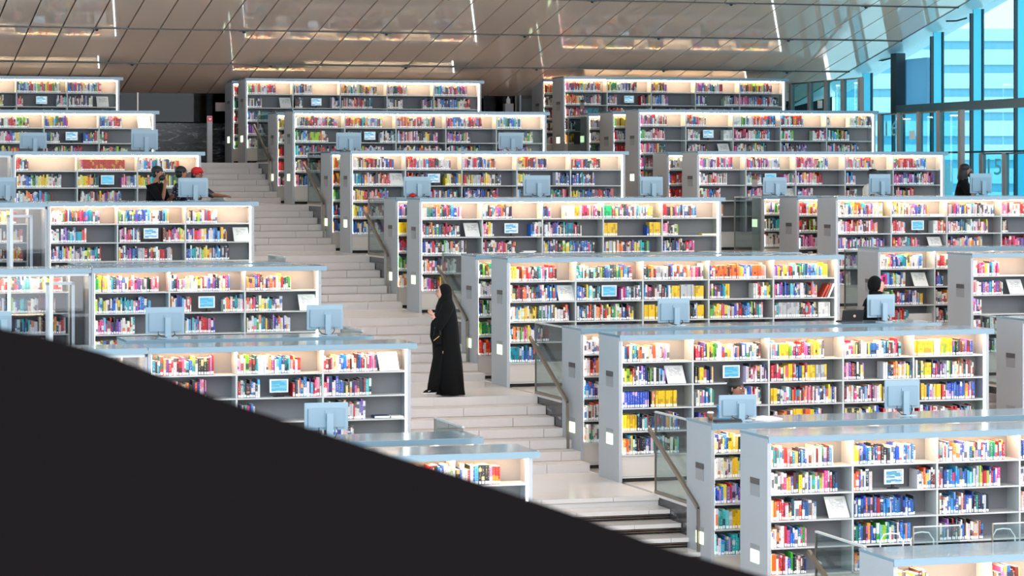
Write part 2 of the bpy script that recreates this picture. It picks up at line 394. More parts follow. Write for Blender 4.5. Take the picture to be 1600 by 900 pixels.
def bookcase(key, label, xl, xr, yf, zt, zfl, divs, shelfdata, lights=True, books_px=True, top_light=True, depth=DEP, group=None, ol=0.0, orr=.06, front_over=.04):
    """xl, xr: outer faces; yf: front plane; shelfdata[s] = list of (px0, px1, palette)"""
    t = thing('bookcase', label, 'bookcase', (xl, yf, zfl), 0, group)
    PW = .045
    bx('end_panel', t, xl, xl+PW, yf, yf+depth, zfl, zt-.030, M_panel); bx('end_panel', t, xr-PW, xr, yf, yf+depth, zfl, zt-.030, M_panel)
    yb = yf+.30
    bx('back_panel', t, xl+PW, xr-PW, yb, yb+.02, zfl+.3, zt-.041, M_back)
    bx('top_panel', t, xl+PW, xr-PW, yf+.02, yf+depth, zt-.041, zt-.030, M_shelf)
    zlow = zt-OFFS[5]
    bx('plinth', t, xl+PW, xr-PW, yf+.035, yb, zfl+.07, zlow-.018, M_plinth)
    bx('toe_strip', t, xl+PW, xr-PW, yf+.06, yb, zfl, zfl+.05, M_toe)
    bx('toe_shelf', t, xl+PW, xr-PW, yf+.01, yb, zfl+.05, zfl+.068, M_shelf)
    ds = sorted(divs); edges = [xl+PW]+[d for d in ds if xl+.2 < d < xr-.2]+[xr-PW]
    for d in edges[1:-1]: bx('divider', t, d-.011, d+.011, yf+.008, yb, zlow, zt-.041, M_shelf)
    for s in range(1, 6):
        z = zt-OFFS[s]
        for a, b in zip(edges, edges[1:]): bx('shelf', t, a+.011 if a != edges[0] else a, b-.011 if b != edges[-1] else b, yf+.012, yb, z-.018, z, M_shelf)
    if top_light:
        bx('light_strip', t, xl+PW+.01, xr-PW-.01, yf+(.036 if key[1] > 0 else -.002), yf+(.056 if key[1] > 0 else .02), zt-(.094 if key[1] > 0 else .076 if key[1] == 0 else .066), zt-.042, M_ledu if key[1] > 0 else M_led)
        bx('light_strip', t, xr-PW-.022, xr-PW-.001, yf+.006, yf+.03, zlow+.02, zt-.09, M_ledc)
        bx('light_strip', t, xl+PW+.001, xl+PW+.005, yf+.012, yf+.05, zlow+.02, zt-.09, M_ledc)
    if lights:
        yc = yf+.36
        bx('label_plate', t, xl-.006, xl, yc-.13, yc+.13, zfl+1.2, zfl+1.33, M_plate); bx('label_plate', t, xl-.007, xl, yc-.13, yc+.13, zfl+1.335, zfl+1.40, M_platd)
        bx('lamp_plate', t, xl-.005, xl, yc-.13, yc+.13, zfl+.615, zfl+.66, M_plate)
        bx('step_light', t, xl-.008, xl, yc-.12, yc+.12, zfl+.46, zfl+.60, M_lamp)
    CASES[key] = (xl, xr, yf, zt, edges)
    # worktop lying over the whole run
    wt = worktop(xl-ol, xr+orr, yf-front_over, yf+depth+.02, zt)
    tag(wt, label.replace('bookcase', 'worktop').replace('white shelved', 'pale blue'), 'worktop', None)  # the pale blue is light put into the worktop base colour
    for s, segs in enumerate(shelfdata or []):
        zs = zt-OFFS[s+1]; hmax = (OFFS[s+1]-OFFS[s])-.04-(.01 if s else 0)
        for (p0, p1, pal) in segs:
            if books_px: a, b = atY(p0, 0, yf+.02).x, atY(p1, 0, yf+.02).x
            else: a, b = p0, p1
            a = max(a, xl+PW+.004); b = min(b, xr-PW-.002)
            # split at the dividers
            for bi, (e0, e1) in enumerate(zip(edges, edges[1:])):
                aa, bb = max(a, e0+.014), min(b, e1-.012)
                if bb-aa > .03:
                    q0 = int(len(pal)*(aa-a)/(b-a)); q1 = max(int(math.ceil(len(pal)*(bb-a)/(b-a))), q0+1)
                    fill(key, s, bi, aa, bb, zs, hmax, pal[q0:q1] or pal, yf+.02)
    return t
TO = {3:'top tier', 2:'second tier from top', 1:'third tier from top', 0:'fourth tier from top', -1:'fifth tier from top', -2:'sixth tier from top', -3:'seventh tier from top', -4:'lowest tier'}
BL = ['left of the main stairs', 'right of the main stairs', 'right of second stairs']

MID = {
 3:(383,122,752,[458,532,605,678],[
   [(385,418,'groww'),(418,431,'r'),(460,488,'mdww'),(533,589,'orwwmorwd'),(606,636,'mdrw'),(678,730,'tbwprbp')],
   [(386,409,'mwdy'),(461,473,'dw'),(519,532,'wd'),(534,582,'mdwrrwdt'),(606,630,'wdw'),(661,677,'mdt'),(679,735,'mbdbwr')],
   [(386,397,'bw'),(397,434,'tTTt'),(460,740,'m')],[(386,415,'vpwd'),(430,452,'m')],[(386,402,'pdw')]]),
 2:(457,172,854,[539,619,697,776],[
   [(460,528,'wdrrwpydw'),(540,598,'royrtwbtb'),(620,680,'wpodrwdp'),(699,753,'pbtwrpr'),(777,815,'tbgbtw')],
   [(460,485,'gtbd'),(485,500,'L'),(500,513,'ow'),(540,565,'dyb'),(594,619,'mwdt'),(621,684,'mrwrdydp'),(699,712,'v'),(712,736,'vdpd'),(778,790,'m'),(815,833,'vgg')],
   [(461,525,'tbdtdrnr'),(540,600,'m'),(621,690,'m'),(699,750,'m'),(780,830,'v')],[(461,500,'wrgd'),(501,512,'dg')],[(461,485,'pdbd')]]),
 1:(547,235,977,[634,722,808,892],[
   [(550,616,'wdordwbb'),(636,704,'rpmbrdww'),(723,775,'pdrwboyp'),(809,854,'yordwbw'),(894,938,'mprdwrd')],
   [(551,565,'tT'),(565,611,'bowddborr'),(637,668,'rndp'),(696,722,'ydm'),(724,733,'r'),(733,739,'y'),(739,752,'S'),(752,783,'rywwdb'),(809,829,'ytww'),(869,890,'wbdb'),(895,930,'bdtbdb')],
   [(550,607,'wywdpnbt'),(672,716,'rbdbdg'),(725,778,'bwbddbdy'),(809,817,'o'),(861,885,'ttr'),(893,959,'yvdbprdb')],
   [(550,600,'ybodwn')],[(550,600,'bwbwb')]]),
 0:(655,309.5,1127,[754,848,943,1035],[
   [(659,722,'wtgwogbdbwp'),(754,800,'wdtpwvodwd'),(849,861,'bd'),(883,898,'W'),(898,906,'Y'),(906,943,'mrwpw'),(944,957,'G'),(957,1020,'ryddwwtwby'),(1035,1089,'rrowobwdb')],
   [(659,719,'rtoobdrrbdpd'),(754,772,'pdrwo'),(830,849,'bwrd'),(851,885,'wpbdt'),(885,896,'T'),(896,909,'rdw'),(943,965,'Y'),(1011,1015,'w'),(1015,1035,'Y'),(1036,1060,'prdwg')],
   [(659,730,'bwrdDgwsdswd'),(754,782,'bdbp'),(782,793,'r'),(793,806,'drd'),(850,929,'ybwdgybdbbd'),(943,958,'yS'),(958,1016,'wodbvgyttg'),(1036,1085,'bdbpdrp')],
   [(660,714,'wpbdwsw')],[(660,690,'wpdr')]]),
 -1:(792,403,1312,[900,1005,1108,1209],[
   [(796,871,'ywordtdwrn'),(901,989,'tddtdgbdgtbb'),(1007,1099,'ddSSdrowoppw'),(1110,1122,'mO'),(1122,1137,'O'),(1137,1141,'g'),(1141,1152,'O'),(1152,1175,'oybwb'),(1175,1190,'O'),(1190,1197,'pw'),(1210,1294,'vywwtgbgbyY')],
   [(797,871,'mrowtbwbb'),(902,938,'bdtdt'),(971,1005,'ptwdt'),(1007,1050,'bdwdb'),(1050,1062,'Y'),(1064,1084,'S'),(1084,1100,'Y'),(1110,1134,'prbt'),(1134,1140,'Y'),(1178,1184,'W'),(1184,1205,'rwmyg'),(1211,1277,'pvbtbbtwdvp')],
   [(797,889,'wrydyygssbwtb'),(902,990,'bdtdoorydgddby'),(1007,1025,'Y'),(1025,1080,'Y'),(1080,1090,'db'),(1090,1100,'Y'),(1110,1193,'gyydssbdbwdtn'),(1211,1217,'t'),(1217,1249,'S'),(1249,1278,'DrrD'),(1279,1297,'W')],
   [(797,858,'bdgbwbdn'),(903,985,'bdtwbddsd'),(1007,1026,'oy'),(1090,1100,'Y'),(1110,1190,'mdtrpd'),(1212,1295,'prbodtbbd')],
   [(797,812,'T'),(812,845,'bbbt')]]),
 -2:(967,524,1545,[1083,1202,1318,1428],[
   [(970,1048,'wrwtdowwobwpwy'),(1087,1100,'rr'),(1100,1189,'dygwrywbdtwbyd'),(1205,1218,'bwt'),(1218,1234,'Y'),(1234,1289,'gbrrpobyywd'),(1320,1408,'wwyrnwbbdbwtdprrd'),(1430,1460,'Y'),(1460,1471,'W'),(1471,1478,'Yg'),(1478,1494,'YYg'),(1494,1521,'drynrob')],
   [(970,1041,'yygbwdvbtdgwbbb'),(1087,1093,'D'),(1093,1100,'Y'),(1100,1116,'wbdr'),(1166,1200,'wnrpdrwbd'),(1205,1232,'rpgdyr'),(1232,1244,'Yr'),(1244,1262,'bYr'),(1262,1275,'Y'),(1275,1289,'S'),(1289,1294,'Y'),(1320,1350,'pbrdnt'),(1381,1388,'W'),(1388,1430,'drooowvybb'),(1432,1440,'dy'),(1440,1445,'g'),(1445,1457,'Y'),(1457,1522,'vnvpdsbwoordnwb')],
   [(970,1014,'B'),(1017,1024,'gw'),(1025,1058,'Y'),(1088,1116,'wpwbtwg'),(1147,1190,'wrrbrwd'),(1205,1215,'Y'),(1215,1307,'wbrbdtrdopdprwbdybwb'),(1320,1370,'nwwswdnrodnr'),(1370,1380,'wY'),(1381,1438,'m'),(1440,1460,'yvbps'),(1460,1472,'Y'),(1472,1480,'rr'),(1480,1508,'Bbbbb'),(1508,1523,'oprb')],
   [(970,995,'Y'),(996,1063,'drtrdtbtwbgwbp'),(1092,1107,'brr'),(1208,1215,'o'),(1223,1240,'odrn'),(1240,1255,'Y'),(1255,1272,'OY'),(1272,1286,'btd'),(1320,1345,'D'),(1345,1375,'rrybb'),(1380,1430,'m'),(1436,1522,'rbpwwysrwdbr')],
   [(971,1022,'oowdddrbt'),(1025,1061,'dtdtgt')]]),
 -3:(1199,682,None,[1333,1465,1594],[
   [(1203,1302,'wtwwpwtwbdbdbbwwpbbbw'),(1334,1431,'yybbtbdDwbdwdbpwbbwb'),(1466,1572,'rwbbgwwbwbdwdbrwgwrr'),(1594,1660,'bwt')],
   [(1203,1311,'wwppbdwrbwwwgpdbb'),(1335,1364,'obwbw'),(1434,1465,'wwoybnv'),(1466,1565,'wrbbbnbbbtbtggbwpw'),(1594,1660,'wtb')],
   [(1203,1277,'ogrwndwgbbdww'),(1335,1431,'bbdobdnwbbbbbgbbw'),(1469,1547,'wwbbtptbbtdbwd'),(1594,1660,'pnw')],
   [(1203,1261,'wowrpbbbgd'),(1335,1425,'bdbpbbgtgwbdwbsb'),(1469,1537,'wvpddbbwywwb')],
   [(1203,1213,'O'),(1213,1261,'rnpbgdwdo'),(1335,1360,'btt'),(1380,1420,'m'),(1470,1530,'mdn')]]),
}
RGT = {
 3:(880,119,1228,[949,1018,1087,1156],[
   [(881,938,'pwrdywwoo'),(949,995,'yggwtbrw'),(1019,1042,'rpyv'),(1087,1130,'pvwtwr'),(1156,1206,'pogybr')],
   [(881,939,'ooowdpwr'),(950,964,'rp'),(1002,1044,'rdwbwv'),(1088,1105,'bvd'),(1132,1200,'wdptbrb'),(1201,1216,'wd')],
   [(881,918,'pnrdv'),(918,935,'T'),(950,976,'nrw'),(990,1200,'m')],[(881,899,'dwd')],[(882,897,'oyy')]]),
 2:(997,170.5,1368,[1072,1146,1220,1292],[
   [(999,1042,'ppwrwpn'),(1072,1104,'wbpow'),(1146,1159,'W'),(1159,1212,'gwroorb'),(1220,1255,'bwwrrb'),(1292,1297,'w'),(1328,1361,'wworwd')],
   [(999,1039,'gwwrpr'),(1075,1094,'wgw'),(1131,1145,'W'),(1148,1203,'prpwtrb'),(1220,1240,'grwg'),(1270,1292,'wrwp'),(1294,1328,'tbgrd')],
   [(999,1040,'pvrd'),(1075,1105,'dwon'),(1148,1200,'m'),(1221,1260,'mdv'),(1294,1342,'m')],[(999,1037,'prdv')],[(1000,1020,'oyw')]]),
 1:(1089,236,1476,[1166,1244,1321,1396],[
   [(1089,1145,'pwvwrwpp'),(1167,1219,'pwrpws'),(1245,1294,'rpvpwb'),(1322,1366,'pwprw'),(1397,1447,'pprwrwvb')],
   [(1090,1137,'wprpww'),(1167,1191,'wgrd'),(1225,1244,'pgp'),(1245,1285,'vpwr'),(1322,1337,'bbw'),(1397,1459,'pvbvdwpv')],
   [(1090,1126,'wwbdp'),(1167,1191,'bvp'),(1245,1270,'bpw'),(1322,1339,'vpw'),(1396,1429,'pvdr')],[(1090,1130,'pwr')],[(1092,1120,'wp')]]),
 0:(1306,307,None,[1393,1480,1565],[
   [(1308,1379,'wwtwoowrpwww'),(1394,1451,'wywwpvbvo'),(1482,1554,'pvbywtwdwwo'),(1566,1640,'pwrppv')],
   [(1309,1372,'wgprwwnwpp'),(1394,1415,'rrpr'),(1459,1466,'W'),(1466,1480,'roo'),(1482,1544,'wwbtwwrwp'),(1566,1576,'wd')],
   [(1309,1382,'wprwdpvwpvv'),(1394,1437,'rpwtrp'),(1482,1535,'rpwpboow'),(1566,1640,'rpbbw')],
   [(1309,1341,'pwpv')],[(1309,1330,'btow')]]),
}
LFT = {
 3:(None,120.5,187,[26,105],[[(27,95,'pbwrwggoyggw'),(106,159,'brvywbgb')],[(-40,6,'my'),(27,36,'pr'),(89,104,'wpw'),(107,145,'wrnwdw')],[(-40,180,'m')]]),
 2:(None,173,243,[-17,69,155],[[(-16,45,'ppwrpgw'),(70,106,'gyttbvp'),(156,191,'btwpwrr')],[(-16,42,'pwpbyt'),(70,94,'bgww'),(130,168,'bbdryo')],[(-16,30,'mr'),(72,130,'mgr'),(158,200,'mg')]]),
 1:(20,237,314,[121,215],[[(26,45,'rwdr'),(122,129,'y'),(129,195,'R'),(216,280,'wybwttwbdoo')],[(27,96,'wbbgyywws'),(122,137,'yY'),(137,154,'ogd'),(190,214,'pSbb'),(216,287,'yotgwdgw')],[(27,82,'wwovbpwg'),(126,190,'wwnwrstb')],[(27,80,'m')],[(27,80,'m')]]),
 0:(74,315,397,[184,290],[[(80,156,'wwwrbopbbptp'),(186,264,'gtbtybbwowbdo'),(291,340,'wdgywtrrow')],[(80,136,'wwdvvtwtrp'),(187,220,'pprvbn'),(255,290,'nnndpgy'),(291,354,'brpywwbwd')],[(80,158,'wbgpvvwyobtr'),(186,269,'yvdbSdrdwrdw'),(291,358,'bttgtyvbbdwd')],[(80,180,'m')],[(80,150,'m')]]),
 -1:(143,415,502,[265,383],[[(147,160,'gg'),(160,248,'wwbvpbwopvbwdpp'),(266,359,'bpvwwyrvbdyb'),(385,455,'owbvpowrwg')],[(148,236,'wbwbwttbpbbw'),(268,299,'wbbrr'),(349,382,'wobtwp'),(384,442,'wpbyytdwd')],[(148,211,'wpwrvbwwt'),(290,336,'bstwrrpbb'),(386,455,'wgttdvoww')],[(148,200,'wybrwt'),(268,326,'rsdtt'),(386,435,'ytbt')],[(148,250,'m')]]),
 -2:(231,536,642,[370,505],[[(234,310,'ttbtrwprptbgb'),(310,326,'D'),(326,335,'rr'),(371,471,'pgbtwwopbbtwrr'),(506,590,'rrwwbptwobrwpb')],[(271,322,'rwobbp'),(372,408,'wddbw'),(458,581,'rbbwbwprrpbwbddbpddwt')],[(240,300,'m'),(372,400,'mb'),(510,571,'wbpwwrww')],[(240,300,'m'),(400,460,'m'),(520,553,'mw')],[(240,300,'m')]]),
 -3:(None,705,832,[590,710],[[(600,735,'rrnbrdwrwbwwwr'),(735,748,'bb'),(748,765,'D'),(765,770,'p'),(770,782,'R'),(782,784,'d')],[(600,640,'m')],[],[],[]]),
}
BK = {3:['rro','gyg','rro','nwn','gww'], 2:['yyd','wrw','roy','rrp','poy'], 1:['obd','oyr','grr','bdd','byb'], 0:['bgg','Y','rwrr','gY','owdw'],
     -1:['ggw','wdyg','gww','gppp','roog'], -2:['wwwp','wogtrr','bwbrr','wrrwb','wwtgoo'], -3:['yydrow','wybtbb','bvbwyd','tYYnb','btwrgo'], -4:['wyogyw','m','m','m','m']}
def cx(px, Y): return atY(px, 0, Y).x
# right of the main stairs: front and rear row on every tier
for k, (pl, py, pr, dv, sd) in MID.items():
    Y = TY(k); p = atY(pl, py, Y); xr = cx(pr, Y) if pr else 16.36
    zt = .5*(p.z+ZT(k)) if abs(p.z-ZT(k)) > .03 else p.z
    divs = [cx(d, Y) for d in dv]
    while divs[-1]+1.3 < xr: divs.append(divs[-1]+1.05)
    bookcase((1,k), 'white shelved bookcase, front row, %s, %s' % (BL[1], TO[k]), p.x, xr, Y, p.z, ZF(k), divs, sd)
rearpx = {3:362, 2:431, 1:516, 0:618, -1:743, -2:907, -3:1111}
for k, pl in rearpx.items():
    Y = TY(k)+BACKO; x = cx(pl, Y); zt = CASES[(1,k)][3]-.003
    sd = [[(x+.05, x+1.02, BK[k][s]), (x+1.1, x+1.7, 'm')] for s in range(5)]
    bookcase((3,k), 'white shelved bookcase, rear row, %s, %s' % (BL[1], TO[k]), x, 16.34, Y, zt, ZF(k), [x+1.05*i for i in range(1, 5)], sd, books_px=False, front_over=.03)
# the single low row in the near right corner
Y = 23.7; p = atY(1396, 874, Y)
bookcase((1,-4), 'white shelved bookcase in the near right corner, lowest tier', p.x, p.x+5.2, Y, p.z, ZF(-5)+.1, [p.x+1.05*i for i in range(1, 5)],
         [[(1402,1452,'ywgwwyw'),(1545,1594,'owpbdno')]]+[[(1402,1500,'m')]]*4, front_over=.02)
# right of the second stairs: three rows
for k, (pl, py, pr, dv, sd) in RGT.items():
    Y = TY(k); p = atY(pl, py, Y); xr = cx(pr, Y) if pr else 23.6
    divs = [cx(d, Y) for d in dv]
    while divs[-1]+1.3 < xr: divs.append(divs[-1]+1.05)
    bookcase((2,k), 'white shelved bookcase, front row, %s, %s' % (BL[2], TO[k]), p.x, xr, Y, p.z, ZF(k), divs, sd)
for k, pxs in {3:[847], 2:[956, 918], 1:[1042], 0:[1245, 1191]}.items():
    for j, pl in enumerate(pxs):
        Y = TY(k)+BACKO*(j+1); x = cx(pl, Y); zt = CASES[(2,k)][3]-.004*(j+1)
        pal = {3:['oyd','wdw','mw','m','m'], 2:['ygw','www','rwd','m','m'], 1:['wpw','rrw','rrd','pw','m'], 0:['rwy','nrr','pdw','m','m']}[k]
        if j: pal = {2:['wvw','wvd','dw','m','m'], 0:['wggp','tyw','wwp','m','m']}.get(k, pal)
        bookcase((4+j,k), 'white shelved bookcase, %s row, %s, %s' % (['middle', 'rear'][j], BL[2], TO[k]), x, 23.5, Y, zt, ZF(k) if j == 0 else ZF(k+1), [x+1.05*i for i in range(1, 6)],
                 [[(x+.05, x+1.0, pal[s])] for s in range(5)] if j == 0 else [[(x+.05, x+1.0, pal[s])] for s in range(3)], books_px=False, depth=DEP if j == 0 else .5, front_over=.03)
# tier five, right of the second stairs: end row and a set-back row
Y = TY(-1); p = atY(1517, 396, Y)
bookcase((2,-1), 'white shelved bookcase, front row, %s, %s' % (BL[2], TO[-1]), p.x, 23.6, Y, p.z, ZF(-1), [p.x+1.1*i for i in range(1, 5)],
   [[(1519,1562,'wpwpp')],[(1520,1567,'wvwpbvw')],[(1521,1534,'vdb')],[(1525,1590,'m')],[(1525,1590,'m')]])
Y = TY(-1)+2.35; x = cx(1372, Y)
bookcase((4,-1), 'white shelved bookcase, rear row, %s, %s' % (BL[2], TO[-1]), x, 23.5, Y, ZT(-1)+.04, ZF(-1), [cx(1461, Y)+1.05*i for i in range(0, 5)],
   [[(1374,1442,'wwpbbtywwb'),(1463,1500,'rwr')],[(1375,1415,'pbyww'),(1463,1474,'bd')],[(1386,1442,'wgpbdbwby'),(1463,1500,'wrn')],[(1396,1420,'rnrt'),(1463,1500,'mw')],[(1380,1440,'m')]])
Y = TY(-2)+BACKO; x = cx(1598, Y)
bookcase((4,-2), 'white shelved bookcase at the right edge, %s, %s' % (BL[2], TO[-2]), x, 23.5, Y, ZT(-2)+.03, ZF(-2), [x+1.05*i for i in range(1, 4)],
   [[(x+.05, x+1., 'pwr')]]*5, books_px=False)
# left of the main stairs
XL = 5.07
for k, (pl, py, pr, dv, sd) in LFT.items():
    Y = TY(k); p = atY(pr, py, Y); xl = cx(pl, Y) if pl else 3.4
    if k == -3: xl = 3.6
    divs = [cx(d, Y) for d in dv]
    bookcase((0,k), 'white shelved bookcase, front row, %s, %s' % (BL[0], TO[k]), xl, p.x, Y, p.z, ZF(k), divs, sd, lights=False, ol=0, orr=.07)
    Yb = Y+BACKO; x1 = p.x-.15; xs = [xl+1.05*i for i in range(0, 5) if xl+1.05*i+.3 < x1]
    bookcase((5,k), 'white shelved bookcase, rear row, %s, %s' % (BL[0], TO[k]), xl-.02, x1, Yb, p.z-.003, ZF(k), xs[1:], None, lights=False, orr=.07, front_over=.03)

# glazed cabinets with white frames at the far left of the tiers
for k in (-2, -1, 0, 1):
    Y = TY(k); x1 = CASES[(0,k)][0]-.005; x0 = x1-2.3; zt = CASES[(0,k)][3]; zf = ZF(k)
    t = thing('display_cabinet', 'white-framed glazed cabinet of books at far left, %s' % TO[k], 'cabinet', (x0, Y, zf))
    bx('back_panel', t, x0, x1, Y+.62, Y+.64, zf, zt-.06, M_back); bx('end_panel', t, x1-.03, x1, Y, Y+DEP, zf, zt-.06, M_panel); bx('end_panel', t, x0, x0+.04, Y, Y+DEP, zf, zt-.06, M_panel)
    bx('base', t, x0+.04, x1-.04, Y+.0, Y+.62, zf, zf+.16, M_shelf)
    for s in range(1, 5): bx('shelf', t, x0+.04, x1-.25, Y+.36, Y+.62, zt-OFFS[s]-.015, zt-OFFS[s], M_shelf)
    bx('divider', t, x1-.27, x1-.25, Y+.34, Y+.62, zf+.16, zt-.08, M_shelf); bx('divider', t, x1-1.32, x1-1.28, Y+.34, Y+.62, zf+.16, zt-.08, M_shelf)
    bx('light_strip', t, x0+.1, x1-.1, Y+.30, Y+.32, zt-.085, zt-.07, M_led)
    n = 4; wd = (x1-x0)/n
    for i in range(n):
        a = x0+wd*i; d = bx('door', t, a+.02, a+wd-.02, Y+.012, Y+.018, zf+.2, zt-.1, M_gcab)
        for nm, q in (('stile', (a, a+.05, zf+.16, zt-.06)), ('rail', (a+.05, a+wd, zf+.16, zf+.21)), ('rail', (a+.05, a+wd, zt-.11, zt-.06))):
            f = bx(nm, d, q[0], q[1], Y, Y+.03, q[2], q[3], M_frame, origin=(a+.02, Y+.012, zf+.2))
    g = bx('inner_frame', t, x1-.6, x1-.555, Y+.2, Y+.24, zf+.16, zt-.2, M_frame); bx('inner_frame', t, x1-.24, x1-.2, Y+.2, Y+.24, zf+.16, zt-.2, M_frame)
    bx('inner_frame', t, x1-.6, x1-.2, Y+.2, Y+.24, zt-.24, zt-.2, M_frame)
    wt = worktop(x0, x1-.002, Y-.04, Y+DEP+.02, zt); tag(wt, 'blue-lit worktop over the glazed cabinet at far left, %s' % TO[k], 'worktop')
    for s in range(4):
        for a, b in ((x0+.06, x1-1.34), (x1-1.26, x1-.3)):
            bb = a+(b-a)*R.uniform(.75, 1.)
            fill(('c',k), s, 0, a, bb, zt-OFFS[s+1], OFFS[s+1]-OFFS[s]-.05, 'mdbtwnyr', Y+.38)

# ------------------------------------------------------------------ books
ORD = lambda n: '%d%s' % (n, 'th' if 10 <= n % 100 <= 20 else {1:'st', 2:'nd', 3:'rd'}.get(n % 10, 'th'))
def cname(c):
    r, g, b = c; mx, mn = max(c), min(c)
    if mx < 70: return 'black'
    if mx-mn < 28: return 'white' if mx > 205 else 'grey'
    if mx < 110: return 'dark'
    if r >= g and r >= b:
        if g > .72*r: return 'yellow' if b < .62*r else 'cream'
        if g > .42*r and b < .6*g+20: return 'orange'
        if b > .5*r: return 'pink' if g < b+30 else 'salmon'
        return 'red' if r > 160 else 'maroon'
    if b >= r and b >= g:
        if r > .75*b and g < r: return 'purple'
        return 'blue' if g < .85*b or r < .5*b else 'pale blue'
    if b > .8*g: return 'teal'
    return 'green'
def visible(b):
    X, Yy, Z = b['x']+b['w']/2, b['y'], b['z']
    x, yb = proj(X, Yy, Z); _, yt = proj(X, Yy, Z+b['h']); c = b['case']
    if not (4 < x < 1596 and yt > 2 and yb < 896): return False
    if c == (1,-3): return not (x > 1345 and yb > 858-(x-1350)*.07)
    if c == (1,-2): return not (x > 1110 and yb > 652) and not (1120 < x < 1185 and yb > 620) and not (1380 < x < 1442 and yb > 595)
    if c == (1,-4): return b['shelf'] == 0
    if c == (0,-2): return yb < 600 and b['shelf'] < 2 and x > 330
    if c == (1,-1): return b['shelf'] < 3
    if c == (0,-1): return b['shelf'] < 2
    return False
def area(b):
    d = cam_depth(b['x'], b['y']); return b['w']*b['h']/d/d
cand = sorted([b for b in BOOKS if visible(b)], key=area, reverse=True)[:300]
sel = set(id(b) for b in cand)
def vivid(c):
    g = .3*c[0]+.59*c[1]+.11*c[2]
    return [max(.004, (g+(v-g)*1.08)*.74) for v in c]
def set_attrs(me, cols, cols2, uvs):
    for L_ in (cols, cols2):
        for i in range(0, len(L_), 4): L_[i:i+3] = vivid(L_[i:i+3])
    a = me.color_attributes.new('bc', 'FLOAT_COLOR', 'CORNER'); a.data.foreach_set('color', cols)
    a = me.color_attributes.new('bd', 'FLOAT_COLOR', 'CORNER'); a.data.foreach_set('color', cols2)
    u = me.uv_layers.new(name='UVMap'); u.data.foreach_set('uv', uvs)
# everything past the 300 largest: one object
V, F, cols, cols2, uvs = [], [], [], [], []
cream = lin((232,226,210))
for b in BOOKS:
    if id(b) in sel: continue
    o = len(V); x0, x1, y0, y1, z0, z1 = b['x'], b['x']+b['w'], b['y'], b['y']+b['d'], b['z']+.001, b['z']+b['h']
    V += [(x0,y0,z0),(x1,y0,z0),(x1,y1,z0),(x0,y1,z0),(x0,y0,z1),(x1,y0,z1),(x1,y1,z1),(x0,y1,z1)]
    c, c2 = lin(b['c']), lin(b['c2']); u = b['u']
    for f, kind in (((0,1,5,4),'s'), ((1,2,6,5),'c'), ((3,0,4,7),'c'), ((4,5,6,7),'p')):
        F.append([o+q for q in f])
        if kind == 's': uvs += [u+.02,0, u+.98,0, u+.98,1, u+.02,1]
        else: uvs += [u+.5,-1]*4
        cc = cream if kind == 'p' else c
        cols += [*cc, 1]*4; cols2 += [*c2, 1]*4
me = bpy.data.meshes.new('shelved_books'); me.from_pydata(V, [], F); me.materials.append(M_book); me.update(); set_attrs(me, cols, cols2, uvs)
o = link('shelved_books', me); tag(o, 'thousands of mixed library books on the shelves of the farther bookcases', 'books'); o['kind'] = 'stuff'
